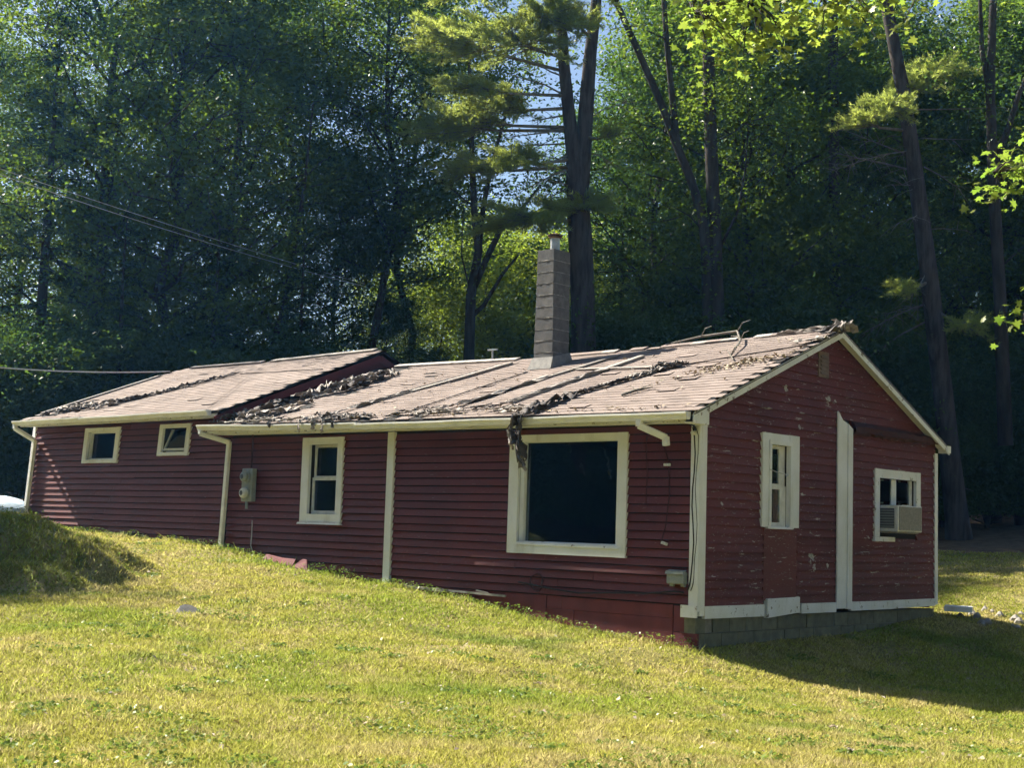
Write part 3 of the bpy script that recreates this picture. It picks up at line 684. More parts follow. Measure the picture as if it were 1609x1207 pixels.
part(MB().tube([(-5.03, 2.72, 6.085), (-5.03, 2.72, 6.10), (-5.03, 2.72, 6.135)], [.135, .14, .02], 16), 'flue_cap', 'rust', flue)

# ------------------------------------------------------------------ torn roofing and debris on the roof
def ribbon(mb, pts, w, crump=.03, seg=7, seed=0):
    rg = random.Random(seed); P = [Vector(p) for p in pts]; n = len(P); out = []
    tot = []
    for i in range(n - 1):
        for k in range(5): tot.append(P[i].lerp(P[i+1], k / 5))
    tot.append(P[-1])
    for i, p in enumerate(tot):
        d = (tot[min(i+1, len(tot)-1)] - tot[max(0, i-1)]).normalized(); sd = d.cross(Vector((0, 0, 1)))
        sd = sd.normalized() if sd.length > .2 else Vector((.8, -.6, 0))
        sd = (sd + Vector((0, 0, rg.uniform(-.9, .9)))).normalized(); ww = w * rg.uniform(.35, 1.15)
        out.append([p + sd * (ww * (k / (seg - 1) - .5)) + Vector((rg.gauss(0, crump), rg.gauss(0, crump), abs(rg.gauss(0, crump)) + .5 * crump)) for k in range(seg)])
    mb.grid(out)
def rp(fn, x, t, up=.02): return onroof(fn, x, t, up)[0]
def torn(name, label, specs):
    c = Vector(specs[0][1][0]); e = empty(name, c, label, 'roofing felt')
    for k, (mt, pts, w, cr) in enumerate(specs):
        mb = MB(); ribbon(mb, pts, w, cr, 6, k * 7 + len(label)); o = part(mb, 'felt_strip', mt, e, fix=False, smooth=random.random() < .4)
        md = o.modifiers.new('solid', 'SOLIDIFY'); md.thickness = .006
rm = lambda x, t, up=.03: rp(roof_main, x, t, up)
rw = lambda x, t, up=.03: rp(roof_wing, x, t, up)
sp = []
for k in range(22):                          # valley heap beside the wing's gable
    t = random.uniform(.02, .80); x = -10.05 + 1.0 * t + random.uniform(-.1, .45) * (1.1 - t); L_ = random.uniform(.5, 1.1); up = random.uniform(.0, .10)
    pts = [rm(x - .2, max(.01, t - .04), .03 + up)] + [rm(x - .2 + L_ * q * .8, min(.98, t - .04 + .16 * L_ * q), .04 + up + .05 * math.sin(3 * q + k)) for q in (.35, .7, 1)]
    sp.append((random.choice(['felt', 'felt_pale', 'felt_pale']), pts, random.uniform(.10, .30), .012))
torn('torn_roofing', 'heap of torn grey roofing felt in the valley beside the wing gable', sp)
sp = []
for k in range(15):
    x = random.uniform(-10.6, -6.6); t = random.uniform(0, .06); L_ = random.uniform(.5, 1.3); pts = [rm(x + L_ * q, t + .02 * math.sin(k + 4 * q), .03 + .03 * math.sin(5 * q + k) ** 2) for q in (0, .3, .6, 1)]
    sp.append((random.choice(['felt_pale', 'felt_pale', 'felt']), pts, random.uniform(.05, .16), .010))
for x in (-7.45, -7.2, -6.95, -7.8, -8.6):
    d = random.uniform(.06, .20); pts = [rm(x, .07, .04), rm(x + .03, .01, .05), Vector((x + .05, -.56, 2.66)), Vector((x + .08, -.565, 2.64 - d))]
    sp.append((random.choice(['felt', 'felt_pale']), pts, random.uniform(.05, .11), .014))
torn('torn_roofing', 'ragged felt shreds along the gutter above the tall narrow window', sp)
sp = []
for k in range(12):
    x = random.uniform(-5.9, -3.0); t = random.uniform(.01, .09); L_ = random.uniform(.4, 1.0); pts = [rm(x + L_ * q, t + .05 * q, .025 + .03 * math.sin(4 * q + k) ** 2) for q in (0, .35, .7, 1)]
    sp.append((random.choice(['felt', 'felt_pale', 'felt_pale']), pts, random.uniform(.04, .11), .010))
for x0, t0, x1, t1 in ((-4.72, .15, -4.2, .55), (-3.72, .12, -3.2, .62), (-5.0, .08, -4.5, .3), (-7.45, .1, -7.0, .45)):
    sp.append(('felt_pale', [rm(x0 + (x1 - x0) * q, t0 + (t1 - t0) * q, .045) for q in (0, .33, .66, 1)], .10, .010))
torn('torn_roofing', 'loose felt scraps at the foot of the battens on the main roof', sp)
sp = [('felt', [rm(-2.55, .22, .03), rm(-2.75, .12, .07), rm(-2.72, .02, .07), Vector((-2.70, -.57, 2.63)), Vector((-2.74, -.60, 2.45)), Vector((-2.72, -.58, 2.2)), Vector((-2.66, -.57, 1.98))], .30, .022),
      ('felt', [rm(-2.65, .1, .05), Vector((-2.74, -.58, 2.62)), Vector((-2.86, -.62, 2.4)), Vector((-2.75, -.60, 2.15)), Vector((-2.64, -.59, 1.86))], .24, .024),
      ('felt_pale', [rm(-2.8, .08, .05), Vector((-2.84, -.59, 2.6)), Vector((-2.93, -.62, 2.35)), Vector((-2.84, -.62, 2.1))], .05, .02),
      ('felt_pale', [Vector((-2.70, -.585, 2.05)), Vector((-2.66, -.60, 1.95)), Vector((-2.58, -.60, 1.80))], .05, .018)]
torn('torn_roofing', 'long dark felt rag hanging over the gutter onto the picture window', sp)
sp = []
for k in range(13):
    s = k / 12; x = -2.75 + .85 * s + random.uniform(-.05, .05); t = .2 + .38 * s
    sp.append((random.choice(['felt', 'felt_pale']), [rm(x - .10, t - .06, .025), rm(x - .03, t - .02, .055), rm(x + .06, t + .03, .05), rm(x + .14, t + .07, .025)], random.uniform(.06, .15), .011))
for k in range(6):
    x = -2.2 + random.uniform(0, .5); sp.append((random.choice(['felt', 'felt_pale']), [rm(x, .56, .02), rm(x + .15, .58, .08), rm(x + .3, .60, .03)], .10, .02))
torn('torn_roofing', 'crumpled dark felt ridge climbing the slope above the hanging rag', sp)
sp = [('felt_pale', [Vector((.19, 3.2, 4.12)), Vector((.20, 3.42, 4.22)), Vector((.17, 3.66, 4.12))], .30, .03), ('felt', [Vector((.05, 2.9, 4.02)), Vector((.2, 3.1, 4.08)), Vector((.21, 3.3, 4.06))], .22, .03), ('felt_pale', [Vector((-.1, 2.5, 3.85)), Vector((.18, 2.75, 3.92)), Vector((.2, 3.0, 3.95))], .14, .02), ('felt_pale', [rm(-.9, .97, .03), rm(-.3, .98, .05), Vector((.18, 3.4, 4.2))], .16, .015)]
torn('torn_roofing', 'torn pale flashing curling at the peak of the right gable', sp)
sp = []
for k in range(18):
    x = random.uniform(-17.2, -15.1); t = .05 + (x + 17.2) * .05 + random.uniform(0, .14)
    sp.append((random.choice(['felt_pale', 'felt_pale', 'felt']), [rw(x, t, .02), rw(x + .25, t + .03, .06), rw(x + .5, t + .05, .03)], random.uniform(.07, .2), .018))
for k in range(9):
    s = k / 8; x = -15.2 + 1.6 * s; t = .18 + .5 * s
    sp.append((random.choice(['felt', 'felt', 'felt_pale']), [rw(x - .1, t - .03, .02), rw(x + .05, t + .02, .06), rw(x + .2, t + .06, .03)], .12 * (1.3 - s), .018))
torn('torn_roofing', 'bleached peeling felt strips low on the wing roof near its left end', sp)
# thin dark seam lines
part(MB().bar(rm(-1.95, .585, .028), rm(.12, .76, .028), .03, .012), 'seam', 'felt', roof_o); part(MB().bar(rw(-13.4, .73, .026), rw(-10.4, .66, .026), .025, .010), 'seam', 'felt', wroof_o)
# fallen branch and twigs on the roof
br = empty('fallen_branch', rm(-2.2, .95, .03), 'bare grey branch lying over the ridge of the main roof', 'branch')
mb = MB(); A = [rm(-2.9, .93, .10), rm(-2.3, .97, .14), rm(-1.6, .97, .16), rm(-1.25, .85, .10), rm(-.95, .66, .05), rm(-.75, .6, .04)]
mb.tube(A, [.012, .018, .02, .017, .013, .008], 6)
for i, s in ((1, .35), (2, .4), (3, -.3), (4, .3), (3, .25), (4, -.25)):
    p = A[i]; mb.tube([p, p + Vector((s * .5, s * -.4, .10)), p + Vector((s, s * -.6, .12))], [.009, .007, .004], 5)
part(mb, 'limb', 'dead_wood', br)
br = empty('fallen_branch', rm(-1.5, .24, .02), 'small dark twig lying low on the main roof', 'twig')
mb = MB().tube([rm(-1.62, .20, .04), rm(-1.5, .25, .05), rm(-1.32, .29, .04)], [.02, .022, .008], 6)
for s in (-1, 1): mb.tube([rm(-1.5, .25, .05), rm(-1.5 + .18 * s, .28, .09), rm(-1.5 + .28 * s, .27, .08)], [.008, .006, .003], 5)
part(mb, 'limb', 'dead_wood', br)
def litter(name, pts, size, m, parent=None):
    V, F = [], []; rg = np.random.default_rng(5)
    for p, n in pts:
        a = rg.uniform(0, 6.28); s = size * rg.uniform(.6, 1.3); t = rg.normal(0, .35, 2)
        u = Vector((math.cos(a), math.sin(a), t[0])); v = Vector((-math.sin(a), math.cos(a), t[1])); p = Vector(p); b = len(V)
        V += [tuple(p - u * s), tuple(p + v * s * .6 + Vector((0, 0, s * .3))), tuple(p + u * s), tuple(p - v * s * .6 + Vector((0, 0, s * .2)))]; F.append((b, b+1, b+2, b+3))
    me = np_mesh(name, np.array(V), np.array(F), m); o = bpy.data.objects.new(name, me); col.objects.link(o); o['kind'] = 'stuff'
    return o
pts = []
for k in range(420):
    if k < 240: x = random.gauss(-.45, .38); t = .535 + .13 * (x + .45) + random.gauss(0, .035)
    elif k < 330: x = random.uniform(-10, 0); t = random.uniform(.01, .05)
    else: x = random.uniform(-9, .1); t = random.uniform(.05, .98)
    x = min(.12, x); pts.append((rm(x, max(.01, min(.98, t)), .035), None))
tag(litter('leaf_litter', pts, .035, MAT['litter']), 'dry brown leaves scattered on the main roof', 'leaves')

# ------------------------------------------------------------------ things fixed to or leaning on the house
mt = empty('electric_meter', (-9.66, -.1, 1.31), 'grey double electric meter box on the wall beside the downspout', 'meter')
part(MB().box(-9.80, -9.50, -.14, -.038, 1.33, 1.92), 'box', 'grey', mt, bevel=.012)
for z, g in ((1.77, 0), (1.48, 1)):
    part(MB().tube([(-9.66, -.139, z), (-9.66, -.165, z)], .115, 20), 'ring', 'grey', mt)
    d = part(MB().tube([(-9.66, -.165, z), (-9.66, -.22, z), (-9.66, -.245, z)], [.09, .088, .06], 20), 'meter_dome', 'white' if g else 'grey', mt)
    part(MB().tube([(-9.66, -.2455, z), (-9.66, -.247, z)], .045, 14), 'dial', 'acdark', d)
part(MB().tube([(-9.62, -.075, 1.93), (-9.62, -.075, 2.53)], .016, 10), 'conduit', 'dark_board', mt)
part(MB().tube([(-9.70, -.08, 1.20), (-9.70, -.08, 1.33)], .025, 10), 'conduit', 'grey', mt)
o = MB().tube([(-9.55, -.05, 1.0), (-9.55, -.05, .75), (-9.56, -.05, .55), (-9.45, -.06, .40), (-9.3, -.08, .28)], .009, 6).build('ground_wire', MAT['cable']); tag(o, 'thin pale wire running down the wall below the electric meter', 'wire')
jb = empty('junction_box', (-.28, -.05, .31), 'small grey weatherproof outlet box near the front corner board', 'outlet box')
part(MB().box(-.43, -.15, -.13, -.028, .33, .49), 'box', 'grey', jb, bevel=.015); part(MB().hexa([(-.44, -.15, .46), (-.14, -.15, .46), (-.14, -.131, .46), (-.44, -.131, .46), (-.43, -.145, .50), (-.15, -.145, .50), (-.15, -.06, .515), (-.43, -.06, .515)]), 'lid', 'grey', jb)
for x in (-.38, -.2): part(MB().box(x - .03, x + .03, -.08, -.04, .295, .33), 'lug', 'grey', jb)
o = MB().tube([(-.70, -.04, 2.42), (-.60, -.04, 2.25), (-.49, -.04, 1.95), (-.47, -.042, 1.5), (-.52, -.045, 1.08), (-.60, -.05, .84)], .007, 6).build('loose_cable', MAT['dark_board']); tag(o, 'loose cable hanging down the red wall right of the picture window', 'cable')
o = MB().tube([(-.86, -.04, 2.40), (-.88, -.04, 2.19), (-.85, -.04, 1.8), (-.86, -.042, 1.4), (-.82, -.042, 1.35)], .006, 6).build('loose_cable', MAT['dark_board']); tag(o, 'short dark cable hanging beside the casing of the picture window', 'cable')
for (x, z, r, lb) in ((-.51, 1.92, .0, 'upper white clip on the loose wall cable'), (-.53, .86, -.25, 'lower white clip hanging by the loose wall cable end')):
    c_ = math.cos(r) * .05; s_ = math.sin(r) * .05
    o = MB().bar((x - c_, -.05, z - s_), (x + c_, -.05, z + s_), .03, .035).bar((x - c_ * .4, -.065, z), (x + c_ * .4, -.065, z), .02, .02).build('cable_clip', MAT['white']); tag(o, lb, 'clip')
for k, (r, x, lb) in enumerate(((.011, -.07, 'thick black cable running down the front corner board'), (.006, -.02, 'thin dark wire beside the thick cable on the corner board'))):
    pts = [(x - .02, -.06 - k * .01, 2.42)] + [(x + .02 * math.sin(i * 1.3 + k), -.05, 2.3 - i * .235) for i in range(9)] + [(x - .03, -.06, .32), (x - .06, -.06, .25)]
    o = MB().tube(pts, r, 6).build('corner_cable', MAT['black']); tag(o, lb, 'cable')
ins = empty('service_knot', (-.04, -.08, 2.38), 'tangled black cable ends and pale insulator at the top of the front corner', 'cable knot')
mb = MB()
for k in range(5): mb.tube([(-.06 + random.uniform(-.03, .03), -.07, 2.58 - .03 * k), (-.09 + random.uniform(-.03, .05), -.12, 2.52 - .03 * k), (-.03 + random.uniform(-.03, .03), -.10, 2.45 - .02 * k), (-.05, -.06, 2.38)], .008, 5)
part(mb, 'loop', 'black', ins); part(MB().tube([(-.07, -.06, 2.34), (-.07, -.11, 2.34)], [.03, .024], 12), 'insulator', 'white', ins)
mb = MB(); pts = []
for i in range(60): a = i / 60 * 6.283 * 3; r = .12 + .012 * math.sin(i * .9); pts.append((-2.79 + r * math.cos(a) * 1.0, -.055 - .01 * (i % 7) / 7, .235 + r * math.sin(a)))
mb.tube(pts, .008, 5); o = mb.build('coiled_hose', MAT['dark_board']); tag(o, 'coil of dark hose hung low on the wall under the picture window', 'hose')
o = MB().tube([(-3.15, -.055, .22), (-2.9, -.06, .20), (-2.6, -.06, .16), (-2.0, -.06, .12), (-1.4, -.055, .155), (-.8, -.055, .18), (-.35, -.055, .23), (-.2, -.055, .22)], .012, 6).build('wall_cable', MAT['black']); tag(o, 'black cable sagging along the foot of the wall right of the coiled hose', 'cable')
# air conditioner
acx = .30
ac = empty('air_conditioner', (.1, 5.55, 1.12), 'pale boxy air conditioner sticking out of the square gable window', 'air conditioner')
part(MB().box(-.3, acx, 4.96, 5.78, 1.135, 1.55), 'case', 'white', ac, bevel=.012)
part(MB().box(acx + .0005, acx + .012, 5.0, 5.74, 1.16, 1.53), 'rear_grille', 'acgrille', ac)
part(MB().box(-.02, .24, 4.952, 4.9595, 1.19, 1.50), 'side_vent', 'acdark', ac)
for i in range(7): part(MB().box(-.02, .24, 4.944, 4.951, 1.205 + i * .042, 1.222 + i * .042), 'vent_slat', 'grey', ac)
for y0, y1 in ((4.885, 4.955), (5.785, 6.115)):
    part(MB().box(-.06, -.045, y0, y1, 1.14, 1.58), 'side_panel', 'white', ac)
part(MB().box(-.1, .26, 5.0, 5.74, 1.112, 1.132), 'support_tray', 'board', ac)
# inside the picture window: a hanging strip of ceiling paper
o = MB(); ribbon(o, [(-2.15, .6, 2.46), (-2.12, .58, 2.2), (-2.05, .6, 2.0), (-2.0, .6, 1.75)], .10, .02, 5, 3); o = o.build('hanging_paper', MAT['felt'], fix=False); tag(o, 'torn strip hanging from the ceiling inside the picture window', 'torn paper')
# fallen red board against the wing end of the main house
fb = empty('fallen_board', (-8.4, -.2, .2), 'broken red board leaning on the ground below the electric meter, catching sun', 'board')
part(MB().prism([(-9.05, -.24, .22), (-8.15, -.30, .12), (-8.12, -.20, .36), (-8.5, -.19, .37), (-9.0, -.14, .42)], (0, .02, .006)), 'board_piece', 'skirt', fb)
part(MB().prism([(-8.12, -.34, .08), (-7.75, -.36, .02), (-7.72, -.26, .20), (-7.82, -.20, .36), (-7.95, -.20, .37), (-8.1, -.24, .26)], (0, .02, .006)), 'board_piece', 'skirt', fb)
lp = MB().hexa([(.0, 7.2, -.16), (.42, 7.35, -.17), (.32, 7.62, -.16), (-.1, 7.47, -.15), (.0, 7.2, -.075), (.42, 7.35, -.085), (.32, 7.62, -.075), (-.1, 7.47, -.065)]).build('loose_plank', MAT['trim']); tag(lp, 'loose cream plank lying by the rear corner of the gable', 'plank')
for k in range(16):
    x, y = random.uniform(-.1, 1.3), random.uniform(7.0, 8.3); s = random.uniform(.04, .10); z = hz(x, y)
    mb = MB(); mb.tube([(x, y, z - .03), (x + .02, y, z + s * .3), (x, y + .02, z + s * .9)], [s, s * random.uniform(.8, 1.1), s * .4], 7)
    o = mb.build('rubble_stone', MAT['stone']); tag(o, 'small stone in the rubble by the rear corner of the gable', 'stone', 'rubble stones by the rear gable corner')
# pale tarp heap at the far left
tx, ty = along(-8, 31.5); tz = hz(tx, ty); mb = MB(); P = []
for i in range(15):
    row = []
    for j in range(25):
        a = j / 24 * 6.283; r = (1 - (i / 14)) ; rr = 1.25 * (1 - (1 - r) ** 2) ** .5 if r < 1 else 1.25
        row.append((tx + (rr + random.uniform(-.04, .04)) * math.cos(a) * 1.15, ty + rr * math.sin(a) * .8, tz + .52 * (1 - r) ** .6 + random.uniform(-.02, .03)))
    row[-1] = row[0]; P.append(row)
mb.grid(P); o = mb.build('tarp_heap', MAT['tarp'], smooth=True); tag(o, 'low heap under a pale blue tarp beyond the left end of the wing', 'tarp heap')
# service wires
def wire(a, b, sag, r, label, mat='cable'):
    a = Vector(a); b = Vector(b); pts = [a.lerp(b, i / 24) - Vector((0, 0, sag * 4 * (i / 24) * (1 - i / 24))) for i in range(25)]
    o = MB().tube(pts, r, 5).build('overhead_wire', MAT[mat]); tag(o, label, 'wire'); return o
mast = empty('wire_mast', (-7.1, 3.42, 4.1), 'small pale metal bracket standing on the ridge left of the chimney', 'bracket')
part(MB().tube([(-7.1, 3.42, 4.08), (-7.1, 3.42, 4.32)], .018, 8), 'rod', 'steel', mast); part(MB().bar((-7.22, 3.42, 4.30), (-6.98, 3.42, 4.30), .03, .03), 'arm', 'steel', mast)
def far(u, v, d): return CAM + CF * d + CR * ((u - 804.5) / 2230 * d) - CU * ((v - 603.5) / 2230 * d)
wire(far(-420, 119, 22), far(573, 446, 43.7), .12, .007, 'upper of the paired overhead wires crossing the dark wood at left'); wire(far(-420, 123, 22), far(573, 450, 43.7), .2, .008, 'lower of the paired overhead wires crossing the dark wood at left')
wire(far(-300, 535, 33), (-16.9, 3.0, 4.36), .25, .016, 'single low wire meeting the left end of the wing roof')

# ------------------------------------------------------------------ trees
def leaf_quads(rg, C, size, up=.5, fold=.25):
    n = len(C); nrm = rg.normal(0, 1, (n, 3)); nrm[:, 2] = np.abs(nrm[:, 2]) + up; nrm /= np.linalg.norm(nrm, axis=1)[:, None]
    a = rg.normal(0, 1, (n, 3)); a -= nrm * (a * nrm).sum(1)[:, None]; a /= np.linalg.norm(a, axis=1)[:, None]; b = np.cross(nrm, a)
    s = size * rg.uniform(.6, 1.3, n)[:, None]
    V = np.stack([C - a * s * .5, C + b * s * .3 + nrm * s * fold * .3, C + a * s * .55, C - b * s * .3 + nrm * s * fold * .3], 1).reshape(-1, 3)
    return V, np.arange(n * 4).reshape(-1, 4)
def wob(p, rg, k): return p + Vector((rg.gauss(0, k), rg.gauss(0, k), rg.gauss(0, k * .5)))
def hardwood(seed, H, Rr, base, nlimb, per, leaf, r0, mat, bark='bark', shape=1.0, sub=5, stems=1, spread=.46, low=None):
    rg = random.Random(seed); ng = np.random.default_rng(seed); mb = MB(); cl = []
    for st in range(stems):
        ang0 = rg.uniform(0, 6.28); lean = Vector((math.cos(ang0), math.sin(ang0), 0)) * (rg.uniform(.0, .06) + (.10 if stems > 1 else 0))
        tp = [Vector((0, 0, -.6))]; n = 9
        for i in range(1, n + 1): tp.append(Vector((lean.x * H * i / n, lean.y * H * i / n, H * .95 * i / n)) + Vector((rg.gauss(0, .012 * H), rg.gauss(0, .012 * H), 0)))
        rr = [r0 * (1.35 if i == 0 else (1 - .93 * i / n) ** .8) / (1 if stems == 1 else 1.3) for i in range(n + 1)]
        mb.tube(tp, rr, 9)
        def tk(f):
            q = f * n; i = min(n - 1, int(q)); return tp[i].lerp(tp[i+1], q - i), rr[i] * (1 - (q - i)) + rr[i+1] * (q - i)
        for k in range(nlimb):
            f = base + (.97 - base) * (k + rg.random() * .8) / nlimb; p, r = tk(min(.99, f))
            u = (f - base) / (1 - base); L = Rr * (math.sin(math.pi * min(1, .18 + .80 * u ** shape)) ** .8) * rg.uniform(.7, 1.15) + .3
            az = k * 2.4 + rg.uniform(-.5, .5) + st; el = R_(rg.uniform(5, 45)) * (1 - .3 * u) + .5 * u
            d = Vector((math.cos(az) * math.cos(el), math.sin(az) * math.cos(el), math.sin(el)))
            P = [p]; 
            for i in range(1, 5): P.append(wob(p + d * (L * i / 4) + Vector((0, 0, .10 * L * (i / 4) ** 2)), rg, .05 * L / 2))
            rl = min(r * .55, .02 + .022 * L); mb.tube(P, [rl * (1 - .22 * i) for i in range(5)], 5)
            for i in range(2, 5): cl.append(P[i])
            for s in range(sub):
                i = rg.randint(1, 4); q = P[i]; az2 = az + rg.choice((-1, 1)) * rg.uniform(.4, 1.3); L2 = L * rg.uniform(.25, .55)
                d2 = Vector((math.cos(az2), math.sin(az2), rg.uniform(-.3, .7))).normalized(); e = q + d2 * L2; m_ = wob(q.lerp(e, .5), rg, .08)
                mb.tube([q, m_, e], [rl * .4, rl * .28, rl * .12], 4, False); cl += [e, m_]
                if rg.random() < .6: cl.append(wob(e, rg, .4))
    C = np.array([tuple(c) for c in cl]); 
    rad = ng.uniform(.6, 1.35, len(C)); cnt = ng.poisson(per * rad ** 1.6)
    idx = np.repeat(np.arange(len(C)), cnt)
    off = ng.normal(0, 1, (len(idx), 3)) * np.array([spread, spread, spread * .55]) * rad[idx][:, None]
    pos = C[idx] + off; pos = pos[pos[:, 2] > .35]
    V, F = leaf_quads(ng, pos, leaf)
    return mb.mesh('trunk', MAT[bark], True), np_mesh('crown', V, F, MAT[mat])
def hemlock(seed, H, Rr, mat='hemlock'):
    rg = random.Random(seed); ng = np.random.default_rng(seed); mb = MB(); mb.tube([(0, 0, -.5), (.05, 0, H * .4), (0, .08, H * .8), (0, 0, H)], [.2, .14, .06, .01], 8); cs = []; ds = []
    z = .8; k = 0
    while z < H * .97:
        L = Rr * (1 - z / H) ** .75 * rg.uniform(.75, 1.15); az = k * 2.4 + rg.uniform(-.3, .3)
        d = Vector((math.cos(az), math.sin(az), 0)); P = [Vector((0, 0, z)) + d * (L * i / 4) + Vector((0, 0, .10 * L * (i / 4) - .32 * L * (i / 4) ** 2)) for i in range(5)]
        mb.tube(P, [.03, .024, .018, .012, .005], 4, False)
        for s in range(int(16 * L) + 6):
            f = rg.uniform(.15, 1) * 4; i = min(3, int(f)); q = P[i].lerp(P[i+1], f - i); w = (1 - f / 4) * .5 * L + .12
            sd = Vector((-d.y, d.x, 0)); cs.append(q + sd * rg.uniform(-w, w) + Vector((0, 0, -abs(rg.gauss(0, .06)))))
        z += rg.uniform(.13, .24) * H / 10; k += 1
    C = np.array([tuple(c) for c in cs]); idx = np.repeat(np.arange(len(C)), 9)
    pos = C[idx] + ng.normal(0, 1, (len(idx), 3)) * np.array([.16, .16, .05])
    V, F = leaf_quads(ng, pos, .13, 1.2, .1)
    return mb.mesh('trunk', MAT['bark'], True), np_mesh('crown', V, F, MAT[mat])

PROTO = {
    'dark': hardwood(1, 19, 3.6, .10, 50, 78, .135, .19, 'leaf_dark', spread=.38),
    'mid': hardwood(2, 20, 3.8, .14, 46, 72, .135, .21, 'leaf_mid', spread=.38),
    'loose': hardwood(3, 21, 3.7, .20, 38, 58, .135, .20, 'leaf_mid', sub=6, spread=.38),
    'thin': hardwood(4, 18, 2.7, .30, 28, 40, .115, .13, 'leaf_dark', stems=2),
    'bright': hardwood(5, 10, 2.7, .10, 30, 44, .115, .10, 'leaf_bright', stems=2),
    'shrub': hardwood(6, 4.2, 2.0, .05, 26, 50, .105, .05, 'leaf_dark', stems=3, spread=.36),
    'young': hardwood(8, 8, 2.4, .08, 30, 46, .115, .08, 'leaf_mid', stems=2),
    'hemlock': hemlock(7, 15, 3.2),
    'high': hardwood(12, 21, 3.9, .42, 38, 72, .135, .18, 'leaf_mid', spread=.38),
}
def plant(name, proto, x, y, sc, rz, label, cat, group, sink=0.0):
    e = empty(name, (x, y, hz(x, y) - sink), label, cat, group); e.rotation_euler = (0, 0, rz); e.scale = (sc, sc, sc * random.uniform(.93, 1.07))
    t, c = PROTO[proto]; child('trunk', t, e); child('crown', c, e); return e
random.seed(10)
GL, GC, GR, GS = 'trees of the dark wood at left', 'sunlit young trees in the gap', 'trees of the wood at right', 'undergrowth along the wood edge'
LL = 'dark leafy hardwood in the dense wood behind the left wing'
LR = 'tall hardwood in the shaded wood behind the main house at right'
LC = 'yellow green young tree glowing in the sunlit gap behind the chimney'
LB = 'far hardwood closing the back of the wood'
LU = 'dark leafy shrub at the foot of the wood'
def grove(items, name, label, cat, group):   # label: one for all that nothing tells apart, or a list, one for each
    for i, (proto, u, d, sc) in enumerate(items):
        x, y = along(u, d); plant(name, proto, x, y, sc, random.uniform(0, 6.28), label if isinstance(label, str) else label[i], cat, group)
grove([('loose', -90, 44, 1.0), ('hemlock', 60, 39, 1.0), ('mid', 170, 41, 1.0), ('loose', 270, 40, 1.0), ('loose', 370, 42, .9), ('dark', 440, 45, .92),
       ('loose', 0, 48, .85), ('dark', 120, 50, .6), ('thin', 225, 47, 1.05), ('loose', 330, 50, .95), ('dark', 530, 45, .62), ('dark', 600, 44, .36), ('dark', 660, 43, .26)], 'hardwood_tree', LL, 'tree', GL)
grove([('high', 575, 44, .98), ('high', 640, 47, .95)], 'hardwood_tree', ['high crowned green hardwood with bare trunk left of the sunlit gap', 'high crowned green hardwood between the sunlit gap and the forked tree'], 'tree', 'high crowned trees over the gap')
grove([('hemlock', 330, 38.5, .62), ('hemlock', 470, 39.5, .55), ('hemlock', 185, 37.5, .55)], 'hemlock_tree', ['low dark hemlock behind the middle of the wing roof ridge', 'low dark hemlock behind the right end of the wing roof ridge', 'low dark hemlock behind the left end of the wing roof'], 'tree', 'hemlocks behind the left wing')
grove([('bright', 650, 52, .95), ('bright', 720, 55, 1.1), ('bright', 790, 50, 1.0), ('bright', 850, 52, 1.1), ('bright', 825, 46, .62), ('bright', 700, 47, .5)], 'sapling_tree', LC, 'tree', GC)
grove([('dark', 1010, 47, 1.0), ('dark', 1060, 50, .8), ('mid', 1190, 43, .95), ('mid', 1255, 46, 1.0), ('dark', 1340, 47, .9), ('thin', 1310, 50, 1.1), ('mid', 1440, 50, 1.0), ('mid', 1560, 48, 1.0), ('dark', 1620, 52, 1.1), ('dark', 1690, 46, 1.0), ('dark', 1120, 54, 1.0)], 'hardwood_tree', LR, 'tree', GR)  # most given darker leaves to paint in the shade of this wood
grove([('hemlock', 1080, 45, .75), ('hemlock', 1380, 46, .72), ('hemlock', 1600, 47, .85), ('hemlock', 975, 46, .7)], 'hemlock_tree', ['dark hemlock left of the twin trunked tree', 'dark hemlock behind the right gable rake left of the leaning pine', 'dark hemlock right of the leaning pine at the right edge', 'dark hemlock just right of the big forked pine'], 'tree', 'hemlocks behind the main house')
grove([('dark', u, 66 + 4 * math.sin(u), 1.0) for u in (-120, 980, 1130, 1270, 1400, 1530, 1660)], 'hardwood_tree', LB, 'tree', 'far trees at the back of the wood')
grove([('shrub', u, d, s) for u, d, s in ((-60, 37, .9), (30, 37, 1.0), (110, 38, .9), (230, 39, 1.0), (400, 39, 1.1), (530, 40, 1.0), (610, 42, .9), (950, 42, 1.1), (1020, 42, 1.2), (1110, 43, 1.3), (1190, 41, 1.2), (1280, 42, 1.3), (1360, 43, 1.2), (1430, 44, 1.0), (1480, 46, 1.1), (1550, 46, 1.2), (1610, 47, 1.1), (1500, 54, 1.4), (1570, 56, 1.4), (1640, 55, 1.4))], 'shrub', LU, 'shrub', GS)
grove([('young', 1195, 44.5, 1.15), ('young', 1300, 45, 1.15)], 'young_tree', ['leafy young tree behind the fallen branch on the roof ridge', 'leafy young tree behind the peak of the right gable'], 'tree', 'young trees behind the right end of the roof')
plant('young_tree', 'young', -15.4, -6.7, .85, 1.0, 'young tree left of the lawn shading the grassy knoll', 'tree', None)
